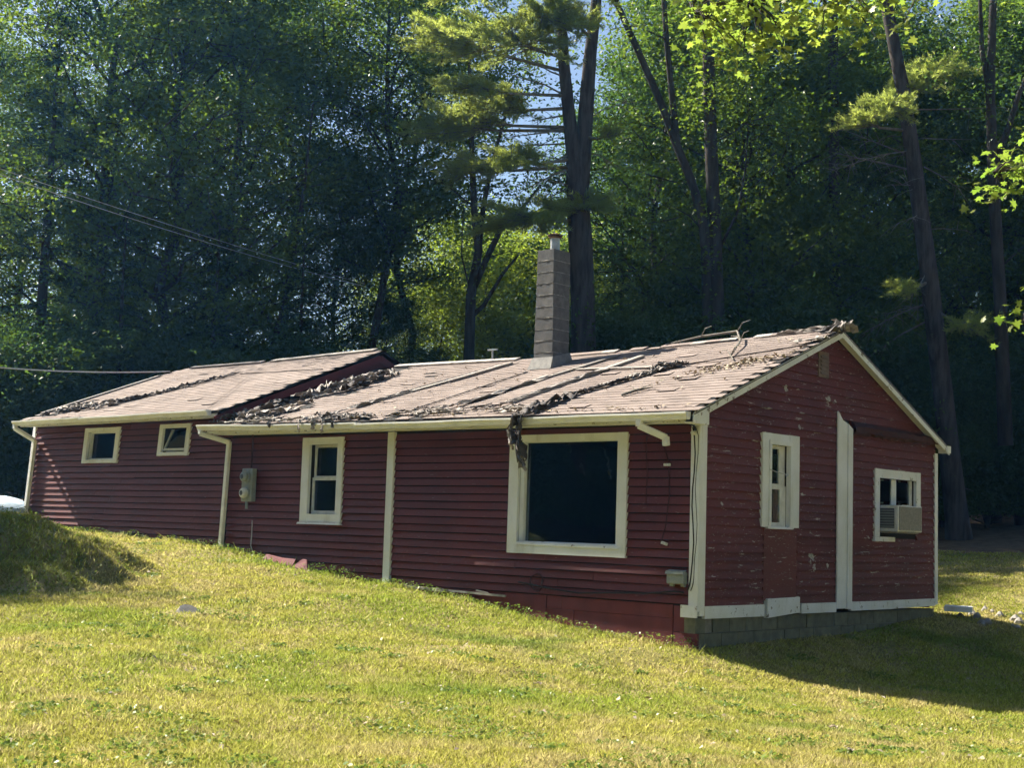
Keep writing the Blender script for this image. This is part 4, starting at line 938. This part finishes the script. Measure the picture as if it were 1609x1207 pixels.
# unseen trees added left of the lawn to darken the front windows' reflections
for x, y, s, p in ((-29, -22, 1.0, 'dark'), (-24, -27, 1.0, 'dark'), (-38, -28, 1.1, 'dark'), (-20, -30, 1.0, 'dark'), (-33, -34, 1.1, 'dark'), (-27, -25, 1.3, 'shrub'), (-22, -24, 1.3, 'shrub'), (-18, -27, 1.3, 'shrub'), (-32, -22, 1.4, 'shrub'), (-15, -31, 1.0, 'dark'), (-37, -21, 1.1, 'dark'), (-45, -20, 1.1, 'dark'), (-41, -18, 1.4, 'shrub'), (-36, -19, 1.5, 'shrub'), (-25, -21.5, 1.3, 'shrub'), (-20, -22.5, 1.3, 'shrub'), (-30, -20, 1.3, 'shrub')):
    plant('hardwood_tree', p, x, y, s, random.uniform(0, 6), 'unseen dark tree added across the lawn to darken the front window reflections', 'tree', 'unseen trees added across the lawn')
for x, y, s, p in ((11, 21, .9, 'dark'), (17, 18, 1.0, 'mid'), (16, 27, 1.0, 'dark'), (22, 24, 1.0, 'dark'), (13, 17, 1.2, 'shrub'), (9, 24, 1.2, 'shrub')):  # unseen trees added for the gable windows to reflect
    plant('hardwood_tree', p, x, y, s, random.uniform(0, 6), 'unseen tree added right of the back lawn for the gable window reflections', 'tree', 'unseen trees added right of the back lawn')

for x, y, s in ((14, -33, 1.1), (22, -27, 1.2), (28, -18, 1.1), (31, -8, 1.2), (30, 3, 1.1), (6, -36, 1.2), (-3, -34, 1.1), (36, -22, 1.2), (20, -38, 1.2), (29, 13, 1.1), (-9, -36, 1.1)):  # unseen ring of trees added to block sky light from the walls
    plant('hardwood_tree', 'dark', x, y, s, random.uniform(0, 6), 'unseen tree added around the viewer to cut sky light on the house', 'tree', 'unseen trees added around the viewer')

# pines --------------------------------------------------------------
def tufts(ng, C, D, length, width, n):       # needle bundles: centres C, directions D
    m = len(C); idx = np.repeat(np.arange(m), n); d = D[idx] + ng.normal(0, .55, (m * n, 3)); d /= np.linalg.norm(d, axis=1)[:, None]
    s = ng.normal(0, 1, (m * n, 3)); s -= d * (s * d).sum(1)[:, None]; s /= np.linalg.norm(s, axis=1)[:, None]
    L = length * ng.uniform(.7, 1.2, m * n)[:, None]; b = C[idx]
    V = np.stack([b - s * width / 2, b + s * width / 2, b + d * L], 1).reshape(-1, 3); return V, np.arange(m * n * 3).reshape(-1, 3)
def pine(name, label, u0, d0, trunks, plumes, dead, seed, brown=()):
    """trunk, plume and branch points are (u, v) bearings at depth d0 turned into metres from the base, plus a depth offset"""
    rg = random.Random(seed); ng = np.random.default_rng(seed); k = d0 / 2230
    x0, y0 = along(u0, d0); z0 = hz(x0, y0); e = empty(name, (x0, y0, z0), label, 'tree'); B = Vector((x0, y0, z0))
    def L(u, v, dd=0):
        p = CAM + CF * (d0 + dd) + CR * ((u - 804.5) / 2230 * (d0 + dd)) - CU * ((v - 603.5) / 2230 * (d0 + dd)); return p - B
    for path in trunks:
        P = [L(a[0], a[1]) for a in path]; child('trunk', MB().tube(P, [a[2] * k / 2 for a in path], 12).mesh('trunk', MAT['pine_bark'], True), e)
    Vs, Fs, n0 = [], [], 0
    for (u, v, w, h, su, sv, dens) in plumes:
        dd = rg.uniform(-1.6, .6); c = L(u, v, dd); st = L(su, sv); W, Hh = w * k / 2 * 1.15, h * k / 2 * 1.1; wood = MB()
        mid = st.lerp(c, .55) + Vector((0, 0, -.15)); wood.tube([st, mid, c], [.055, .04, .015], 6)
        nb = int(26 * W) + 10; tips = []
        for i in range(nb):
            a = rg.uniform(0, 6.28); r = math.sqrt(rg.random()) * rg.uniform(.75, 1.2); q = c + CR * (W * r * math.cos(a)) + Vector((CF.x, CF.y, 0)) * (W * .8 * r * math.sin(a)) + Vector((0, 0, Hh * (rg.uniform(-.9, 1.0) + .25 * math.sin(3 * a + u) - .55 * r * r)))
            m_ = mid.lerp(c, rg.random()); wood.tube([m_, m_.lerp(q, .5) + Vector((0, 0, -.05)), q], [.014, .010, .005], 4, False); tips.append((q, m_))
        child('branch', wood.mesh('branch', MAT['dead_wood'], True), e)
        Cn, Dn = [], []
        for q, m_ in tips:
            dr = (q - m_).normalized() if (q - m_).length > .05 else Vector((0, 0, 1))
            tl = min((q - m_).length, 1.1)
            for s in range(int((10 + 30 * tl) * dens)):
                off = Vector((rg.gauss(0, .065), rg.gauss(0, .065), rg.gauss(0, .04))) - dr * (tl * .75 * rg.random())
                Cn.append(tuple(q + off)); Dn.append(tuple((dr * .9 + Vector((rg.gauss(0, .45), rg.gauss(0, .45), .45))).normalized()))
        if Cn:
            V, F = tufts(ng, np.array(Cn), np.array(Dn), .15, .018, 8); Vs.append(V); Fs.append(F + n0); n0 += len(V)
    child('crown', np_mesh('crown', np.concatenate(Vs), np.concatenate(Fs), MAT['needle']), e)
    for (u, v, u2, v2, r, tw) in dead:
        a, b = L(u, v), L(u2, v2, rg.uniform(-.8, .8)); m1 = a.lerp(b, .4) + Vector((0, 0, rg.uniform(-.05, .12))); wood = MB(); wood.tube([a, m1, b], [r, r * .75, r * .3], 5)
        for s in range(tw):
            p = m1.lerp(b, rg.random()) if rg.random() < .75 else a.lerp(m1, rg.uniform(.4, 1)); ln = rg.uniform(.3, .9); dr = (b - a).normalized()
            q = p + (dr * rg.uniform(.1, .8) + Vector((rg.gauss(0, .5), rg.gauss(0, .5), rg.uniform(-.9, .35)))).normalized() * ln
            wood.tube([p, p.lerp(q, .5) + Vector((0, 0, .04)), q], [.010, .007, .003], 4, False)
        child('dead_branch', wood.mesh('dead_branch', MAT['dead_wood'], True), e)
    return e
pine('white_pine', 'big forked white pine with drooping plumes directly behind the chimney', 917, 39.5,
     [[(917, 720, 52), (917, 560, 40), (916, 480, 38), (912, 380, 38), (907, 300, 34), (901, 240, 24), (893, 170, 20), (886, 100, 18), (882, 20, 16), (880, -80, 12), (876, -260, 5)],
      [(911, 330, 26), (916, 250, 25), (921, 170, 24), (927, 90, 20), (936, 10, 17), (945, -90, 13), (955, -280, 4)]],
     [(795, 50, 210, 62, 885, 90, 1.0), (850, 18, 150, 50, 884, 30, 1.0), (700, 48, 120, 48, 880, 110, .9), (905, 22, 90, 40, 930, 60, .8), (722, 128, 84, 36, 888, 150, .9), (778, 160, 130, 40, 890, 170, 1.1), (688, 190, 120, 56, 893, 205, 1.0), (735, 180, 90, 40, 893, 200, .8),
      (802, 248, 100, 42, 900, 250, 1.0), (722, 258, 96, 44, 900, 262, .9), (918, 314, 108, 34, 908, 330, 1.0), (815, 336, 140, 42, 908, 345, 1.0), (870, 322, 90, 30, 908, 330, .8), (960, 205, 40, 24, 918, 215, .5), (800, -40, 240, 70, 883, -10, 1.0), (930, -60, 220, 70, 938, -30, .8), (870, -140, 240, 80, 882, -100, .8), (910, -230, 180, 80, 880, -200, .7)],
     [(893, 200, 800, 215, .035, 12), (897, 225, 780, 230, .03, 10), (903, 262, 820, 300, .035, 12), (900, 240, 835, 268, .03, 10), (908, 300, 850, 282, .03, 8), (890, 180, 830, 190, .03, 9), (888, 150, 810, 120, .03, 10), (920, 190, 985, 160, .025, 6), (918, 240, 975, 265, .02, 6), (905, 290, 845, 318, .03, 8), (886, 120, 835, 95, .03, 8)], 21)
pine('leaning_pine', 'leaning pine with bare furrowed trunk and dead lower limbs right of the gable', 1510, 40,
     [[(1511, 905, 60), (1510, 872, 50), (1504, 820, 38), (1494, 730, 33), (1482, 620, 31), (1470, 520, 30), (1458, 420, 28), (1446, 330, 26), (1434, 240, 24), (1420, 150, 22), (1405, 70, 20), (1390, -10, 18), (1375, -110, 14), (1355, -300, 5)]],
     [(1470, 112, 130, 34, 1425, 140, 1.0), (1438, 128, 70, 30, 1428, 150, .8), (1392, 158, 90, 44, 1430, 190, .9), (1345, 182, 70, 34, 1428, 205, .7), (1418, 452, 56, 22, 1462, 440, .55), (1530, 505, 80, 44, 1472, 490, .5), (1400, -60, 200, 70, 1385, -40, .8), (1340, -130, 180, 70, 1372, -110, .8), (1450, -150, 180, 80, 1370, -130, .8), (1370, -260, 160, 90, 1358, -240, .8)],
     [(1445, 270, 1310, 240, .03, 26), (1447, 250, 1330, 205, .025, 22), (1440, 235, 1300, 270, .02, 18), (1436, 172, 1580, 168, .022, 5), (1448, 217, 1528, 219, .018, 3), (1452, 262, 1512, 300, .02, 6), (1463, 475, 1362, 520, .03, 20), (1465, 500, 1345, 575, .03, 8), (1464, 480, 1372, 500, .02, 14), (1455, 330, 1412, 350, .018, 7), (1458, 360, 1520, 362, .016, 3), (1498, 770, 1530, 772, .02, 0), (1452, 300, 1400, 290, .018, 8), (1460, 420, 1430, 470, .02, 10)], 22)

def stem_tree(name, label, u0, d0, trunks, limbs, clusters, seed, mat, leaf, per, bark='bark', spread=.42):
    rg = random.Random(seed); ng = np.random.default_rng(seed); k = d0 / 2230; x0, y0 = along(u0, d0); z0 = hz(x0, y0); e = empty(name, (x0, y0, z0), label, 'tree'); B = Vector((x0, y0, z0))
    def L(u, v, dd=0): return CAM + CF * (d0 + dd) + CR * ((u - 804.5) / 2230 * (d0 + dd)) - CU * ((v - 603.5) / 2230 * (d0 + dd)) - B
    for path in trunks: child('trunk', MB().tube([L(a[0], a[1]) for a in path], [a[2] * k / 2 for a in path], 10).mesh('trunk', MAT[bark], True), e)
    mb = MB(); cl = []
    for path, r in limbs:
        P = [L(*a) for a in path]; mb.tube(P, [r * (1 - .75 * i / (len(P) - 1)) for i in range(len(P))], 6)
        for a, b in zip(P[:-1], P[1:]):
            for s in range(3):
                q = a.lerp(b, rg.random()); t = q + Vector((rg.gauss(0, .7), rg.gauss(0, .7), rg.uniform(-.2, .7))); mb.tube([q, t], [r * .25, r * .1], 4, False)
                if clusters: cl.append(t)
    for (u, v, w, h, n) in clusters:
        for s in range(n): cl.append(L(u + rg.uniform(-w, w) / 2, v + rg.uniform(-h, h) / 2, rg.uniform(-1.5, 1.5)))
    if mb.v: child('limbs', mb.mesh('limbs', MAT[bark], True), e)
    if cl:
        C = np.array([tuple(c) for c in cl]); idx = np.repeat(np.arange(len(C)), per)
        pos = C[idx] + ng.normal(0, 1, (len(idx), 3)) * np.array([spread, spread, spread * .6]); V, F = leaf_quads(ng, pos, leaf); child('crown', np_mesh('crown', V, F, MAT[mat]), e)
    return e
stem_tree('twin_trunk_tree', 'tall tree with two parallel grey trunks and a leaning side stem right of the chimney', 1118, 41,
    [[(1132, 640, 34), (1128, 520, 24), (1124, 400, 22), (1118, 250, 21), (1114, 120, 19), (1111, 0, 17), (1108, -150, 12), (1100, -320, 4)],
     [(1112, 640, 26), (1112, 500, 18), (1110, 400, 17), (1104, 340, 16), (1085, 280, 14), (1062, 225, 13), (1040, 165, 12), (1005, 85, 11), (965, -5, 10), (940, -90, 7)],
     [(1066, 238, 10), (1056, 150, 10), (1047, 60, 9), (1042, -20, 8), (1040, -140, 5)]],
    [([(1112, 230), (1165, 200), (1195, 170)], .03), ([(1118, 420), (1160, 330), (1172, 260), (1178, 160)], .05), ([(1110, 370), (1085, 340), (1050, 320)], .03), ([(1045, 60), (1000, 40), (960, 45)], .03)],
    [(1180, 120, 160, 120, 16), (1000, 60, 160, 100, 12), (1080, -60, 260, 120, 30)], 31, 'leaf_mid', .115, 42)
stem_tree('forked_tree', 'slim forked tree silhouetted against the sunlit gap left of the chimney', 738, 42,
    [[(737, 660, 24), (737, 552, 17), (740, 464, 16), (752, 394, 13), (745, 325, 11), (742, 260, 9), (740, 160, 7), (735, 40, 4)],
     [(742, 458, 11), (765, 405, 10), (786, 362, 9), (822, 325, 6), (850, 290, 3)], [(752, 400, 9), (760, 320, 8), (775, 250, 6), (800, 160, 4)], [(738, 500, 8), (760, 480, 7), (790, 430, 5), (815, 400, 3)]],
    [([(745, 325), (700, 290), (670, 275)], .03), ([(740, 464), (725, 400), (728, 330)], .035), ([(765, 405), (800, 395), (830, 400)], .02)],
    [(690, 240, 120, 80, 12), (640, 300, 90, 100, 10), (760, 200, 120, 60, 8)], 32, 'leaf_mid', .115, 40)
stem_tree('slanting_tree', 'thin pale trunk slanting in the dark wood above the left wing roof', 430, 41, [[(418, 600, 11), (430, 540, 10), (446, 480, 9), (462, 400, 8), (480, 280, 5), (492, 160, 3)]], [([(462, 400), (500, 370), (530, 360)], .02)], [(490, 180, 90, 120, 8)], 33, 'leaf_dark', .115, 40)
stem_tree('dark_trunk_tree', 'straight dark trunk standing in the wood left of the leaning pine', 1311, 44, [[(1313, 700, 22), (1312, 450, 18), (1310, 200, 17), (1309, 60, 16), (1308, -120, 10)]], [([(1310, 100), (1350, 70), (1400, 60)], .03)], [(1310, -60, 200, 80, 14)], 34, 'leaf_dark', .115, 40)
stem_tree('branchy_tree', 'dark branching tree with open crown against the sky at the upper right', 1560, 40, [[(1580, 700, 24), (1572, 480, 20), (1562, 300, 18), (1556, 150, 15), (1560, 20, 12), (1566, -120, 6)], [(1562, 260, 12), (1585, 200, 10), (1600, 150, 8), (1630, 80, 5)], [(1556, 150, 10), (1543, 80, 8), (1540, 0, 6), (1530, -80, 3)]],
    [([(1560, 240), (1600, 230), (1640, 190)], .03), ([(1572, 420), (1605, 390), (1640, 380)], .03)], [(1560, 60, 140, 180, 18), (1500, 120, 90, 120, 10)], 35, 'leaf_dark', .115, 44)

# near maple, trunk outside the frame at right, two limbs reaching into view
rg = random.Random(9); ng = np.random.default_rng(9)
tx, ty = along(2050, 15.5); tz = hz(tx, ty); mp = empty('maple_tree', (tx, ty, tz), 'near maple reaching bright yellow green leafy twigs in at the upper right', 'tree'); B = Vector((tx, ty, tz))
def L(u, v, d): return CAM + CF * d + CR * ((u - 804.5) / 2230 * d) - CU * ((v - 603.5) / 2230 * d) - B
T = [Vector((0, 0, -.5)), Vector((.05, 0, 2.0)), Vector((-.05, .1, 4.5)), Vector((.1, .1, 7)), Vector((0, 0, 10)), Vector((.1, 0, 13))]
child('trunk', MB().tube(T, [.34, .26, .23, .19, .12, .03], 12).mesh('trunk', MAT['bark'], True), mp)
mb = MB(); tips = []
def limb(P, r, drop):
    mb.tube(P, [r * (1 - .85 * i / (len(P) - 1)) for i in range(len(P))], 7)
    for (c, w, h, dd, n) in drop:
        for s in range(n):
            u = c[0] + rg.uniform(-w, w) / 2; v = c[1] + rg.uniform(-h, h) / 2; q = L(u, v, c[2] + rg.uniform(-dd, dd)); a = min(P, key=lambda p: (p - q).length); a = a.lerp(q, .15)
            mb.tube([a, a.lerp(q, .55) + Vector((0, 0, .06)), q], [.012, .008, .003], 4, False); tips.append(q)
limb([T[2], L(1700, -90, 15), L(1480, -60, 14.6), L(1300, -25, 14.2), L(1180, -5, 14), L(1090, 15, 13.8)], .09, [((1230, 25, 14), 300, 70, .5, 46), ((1170, 60, 14), 140, 60, .4, 14), ((1110, 25, 13.9), 70, 50, .3, 9), ((1350, 15, 14.2), 140, 50, .4, 10), ((1290, -40, 14), 420, 70, .7, 12)])
limb([T[2], L(1800, 150, 15.2), L(1690, 215, 14.8), L(1620, 262, 14.5), L(1560, 270, 14.4)], .06, [((1592, 278, 14.5), 64, 44, .25, 13), ((1660, 250, 14.7), 120, 120, .4, 16)])
limb([T[1] + Vector((0, 0, .6)), L(1850, 430, 15.2), L(1700, 490, 14.8), L(1606, 505, 14.5)], .05, [((1612, 512, 14.5), 24, 30, .15, 4), ((1700, 480, 14.8), 90, 90, .4, 12)])
for k in range(60):
    a = rg.uniform(0, 6.28); h = rg.uniform(7.5, 13.5); r = 4.0 * math.sqrt(rg.random()); q = Vector((r * math.cos(a), r * math.sin(a), h)) + Vector((CR.x, CR.y, 0)) * 1.5
    s = T[3].lerp(T[5], rg.random()); mb.tube([s, s.lerp(q, .5), q], [.03, .018, .005], 4, False); tips += [q, wob(q, rg, .5), wob(q, rg, .5)]
child('limbs', mb.mesh('limbs', MAT['bark'], True), mp)
star = np.array([(0, -.5), (.12, -.22), (.42, -.30), (.30, -.02), (.50, .16), (.20, .16), (.16, .34), (0, .56), (-.16, .34), (-.20, .16), (-.50, .16), (-.30, -.02), (-.42, -.30), (-.12, -.22)])
C = np.array([tuple(t) for t in tips]); idx = np.repeat(np.arange(len(C)), 11); pos = C[idx] + ng.normal(0, 1, (len(idx), 3)) * np.array([.17, .17, .12]); n = len(pos)
nr = ng.normal(0, .6, (n, 3)); nr[:, 2] += 1; nr /= np.linalg.norm(nr, axis=1)[:, None]; a = ng.normal(0, 1, (n, 3)); a[:, 2] -= .6; a -= nr * (a * nr).sum(1)[:, None]; a /= np.linalg.norm(a, axis=1)[:, None]; b = np.cross(nr, a)
s = .098 * ng.uniform(.5, 1.35, n)[:, None, None]
rim = pos[:, None, :] + s * (star[None, :, :1] * b[:, None, :] + star[None, :, 1:] * a[:, None, :]) - s * .25 * (star[None, :, :1] ** 2 + star[None, :, 1:] ** 2) * nr[:, None, :]
V = np.concatenate([pos[:, None, :], rim], 1).reshape(-1, 3); base = (np.arange(n) * 15)[:, None, None]; tri = np.array([(0, 1 + i, 1 + (i + 1) % 14) for i in range(14)])[None]
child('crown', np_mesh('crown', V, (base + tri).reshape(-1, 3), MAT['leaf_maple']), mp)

# ------------------------------------------------------------------ lawn grass
ng = np.random.default_rng(3)
def vnoise(x, y, f, seed):                   # cheap smooth value noise
    r = np.random.default_rng(seed).random((64, 64)); X, Y = x * f, y * f; i, j = np.floor(X).astype(int), np.floor(Y).astype(int); u, v = X - i, Y - j
    u = u * u * (3 - 2 * u); v = v * v * (3 - 2 * v); g = lambda a, b: r[a % 64, b % 64]
    return g(i, j) * (1 - u) * (1 - v) + g(i+1, j) * u * (1 - v) + g(i, j+1) * (1 - u) * v + g(i+1, j+1) * u * v
P = []
for d0, d1, dens in ((8.2, 11, 5200), (11, 14, 3900), (14, 18, 2700), (18, 23, 1900), (23, 30, 1100), (30, 42, 420)):
    area = .42 * (d1 * d1 - d0 * d0); n = int(area * dens); d = np.sqrt(ng.uniform(d0 * d0, d1 * d1, n)); lat = ng.uniform(-.42, .42, n) * d
    P.append(np.stack([CAM.x + CF.x * d + CR.x * lat, CAM.y + CF.y * d + CR.y * lat, d], 1))
P = np.concatenate(P); x, y, dist = P.T
keep = ~((x > -17.6) & (x < .02) & (y > -.03) & (y < YB + .05)) & ((y < 17) & ((x > -10) | (y < 8)))
bare = np.clip((vnoise(x, y, .75, 14) * .65 + vnoise(x, y, 2.6, 15) * .35 - .66) * 7, 0, 1)
for bu, bd, br_ in ((315, 18.6, .9), (655, 17.6, .5), (1000, 15.6, .6), (1190, 13.5, .5)):
    bx_, by_ = along(bu, bd); bare = np.maximum(bare, 1 - sstep(br_ * .4, br_ * 1.2, np.hypot(x - bx_, y - by_) + .3 * vnoise(x, y, 4, 16)))
keep &= ng.random(len(x)) < (.35 + .85 * vnoise(x, y, 2.2, 8)) * (1 - .72 * bare)
x, y, dist = x[keep], y[keep], dist[keep]; n = len(x); z = height(x, y)
big = vnoise(x, y, .45, 1) * .6 + vnoise(x, y, 1.5, 2) * .4; fin = vnoise(x, y, 5.0, 4); clov = vnoise(x, y, .8, 6)
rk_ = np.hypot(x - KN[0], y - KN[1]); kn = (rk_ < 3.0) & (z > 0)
hgt = .018 + .026 * ng.random(n) + .022 * (fin > .6) * ng.random(n); hgt *= np.where((np.abs(y + .12) < .22) & (x < .3), 1.7, 1.0); hgt *= np.where(kn, 1.7, 1); tall = ng.random(n) < .012; hgt = np.where(tall, hgt * 2.0, hgt)
wid = .0062 * np.clip(dist / 11, 1, 3.2) * ng.uniform(.7, 1.4, n)
az = ng.uniform(0, 6.283, n); lean = ng.uniform(.1, 1.7, n); la = ng.uniform(0, 6.283, n)
dx, dy = np.cos(az) * wid, np.sin(az) * wid; tx_, ty_ = np.cos(la) * hgt * lean, np.sin(la) * hgt * lean
V = np.stack([np.stack([x - dx, y - dy, z - .004], 1), np.stack([x + dx, y + dy, z - .004], 1), np.stack([x + tx_, y + ty_, z + hgt], 1)], 1).reshape(-1, 3)
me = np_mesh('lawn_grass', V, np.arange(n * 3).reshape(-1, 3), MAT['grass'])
green, yel, straw, deep = np.array([.30, .365, .058]), np.array([.46, .445, .10]), np.array([.56, .46, .25]), np.array([.15, .24, .045])
w = np.clip((big - .16) * 2.3, 0, 1)[:, None]; c = green * (1 - w) + yel * w
st = (np.clip((fin * .5 + big * .5 - .5) * 4, 0, 1) * .55 + (ng.random(n) < .13) * .6)[:, None].clip(0, 1); c = c * (1 - st) + straw * st
dp = (np.clip((clov - .80) * 6, 0, 1) * .7)[:, None]; c = c * (1 - dp) + deep * dp
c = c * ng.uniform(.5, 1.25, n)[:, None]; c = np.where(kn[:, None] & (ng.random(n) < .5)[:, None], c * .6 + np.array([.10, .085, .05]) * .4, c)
ca = np.concatenate([np.repeat(c, 3, 0), np.ones((n * 3, 1))], 1).astype(np.float32)
at = me.attributes.new('tint', 'FLOAT_COLOR', 'POINT'); at.data.foreach_set('color', ca.ravel())
lawn = bpy.data.objects.new('lawn_grass', me); col.objects.link(lawn); tag(lawn, 'short patchy yellow green mown grass of the front lawn', 'grass', kind='stuff')
# clover and broad-leaved weeds in patches, taller weeds along the wall foot and on the knoll
cp = []
for k in range(170):
    d = 8.6 * (26 / 8.6) ** ng.random(); l_ = ng.uniform(-.40, .40) * d; r_ = ng.uniform(.08, .35)
    for q in range(int(60 + 140 * r_)):
        a_ = ng.uniform(0, 6.28); rr_ = r_ * math.sqrt(ng.random()); cp.append((CAM.x + CF.x * d + CR.x * l_ + rr_ * math.cos(a_), CAM.y + CF.y * d + CR.y * l_ + rr_ * math.sin(a_), ng.uniform(.012, .045)))
for k in range(2600):
    x_ = ng.uniform(-16.8, .1); cp.append((x_, -.06 - abs(ng.normal(0, .09)), ng.uniform(.02, .13) * (.4 + vnoise(np.array([x_]), np.array([0.]), 1.6, 21)[0])))
for k in range(2600):
    a_ = ng.uniform(0, 6.28); rr_ = 3.2 * math.sqrt(ng.random()); cp.append((KN[0] + rr_ * math.cos(a_), KN[1] + rr_ * math.sin(a_), ng.uniform(.02, .16)))
cp = np.array([c_ for c_ in cp if not (-17.6 < c_[0] < .02 and c_[1] > -.03)]); cp[:, 2] += height(cp[:, 0], cp[:, 1])
V, F = leaf_quads(ng, cp, .042, .9)
cme = np_mesh('lawn_weeds', V, F, MAT['weed']); o = bpy.data.objects.new('lawn_weeds', cme); col.objects.link(o); tag(o, 'clover and small broad leaved weeds in the lawn', 'weeds', kind='stuff')
pts = []
for k in range(480):
    d = random.uniform(8.5, 26); l_ = random.uniform(-.4, .4) * d; px, py = CAM.x + CF.x * d + CR.x * l_, CAM.y + CF.y * d + CR.y * l_
    if -17.6 < px < .1 and py > -.2: continue
    pts.append(((px, py, hz(px, py) + .035), None))
tag(litter('leaf_litter', pts, .028, MAT['litter']), 'pale dry leaves strewn over the lawn', 'leaves')
for i, (u, v, lb) in enumerate(((1312, 1130, 'large pale curled dead leaf on the lawn below the house shadow'), (1336, 1187, 'pale dead leaf lying on the lawn near the bottom edge at right'), (858, 1010, 'tuft of dry straw on the lawn below the skirting'))):
    px, py = along(u, (13.4, 11.4, 15)[i]); pz = hz(px, py) + .05; mb = MB(); P = []
    for a in range(5): P.append([(px + .045 * (a - 2) / 2, py + .06 * (b - 2) / 2 * (1 - abs(a - 2) * .25), pz + .010 * math.sin(a * 2.1 + b * 1.3) + .006 * abs(b - 2) - .01) for b in range(5)])
    mb.grid(P); o = mb.build('dead_leaf', MAT['litter'], fix=False); tag(o, lb, 'leaf')
# flat stone half buried in the bare patch
px, py = along(318, 18.4); pz = hz(px, py) - .012; mb = MB(); mb.tube([(px, py, pz - .05), (px, py, pz + .0), (px + .01, py, pz + .014)], [.20, .19, .16], 11); o = mb.build('flat_stone', MAT['stone']); tag(o, 'flat grey stone half buried in the bare patch of the lawn', 'stone')

# ------------------------------------------------------------------ thin blue haze volume added to imitate a veil of lens glare
m = bpy.data.materials.new('haze'); m.use_nodes = True; t = m.node_tree; t.nodes.remove(t.nodes['Principled BSDF'])
pv = t.nodes.new('ShaderNodeVolumePrincipled'); pv.inputs['Color'].default_value = (.16, .48, 1.0, 1); pv.inputs['Density'].default_value = HAZE; pv.inputs['Anisotropy'].default_value = .6
t.links.new(pv.outputs[0], t.nodes['Material Output'].inputs['Volume'])
o = MB().box(-700, 700, -700, 750, -4, 36).build('haze', m); tag(o, 'thin bluish haze volume added in place of a veil of lens glare', 'haze', kind='stuff')
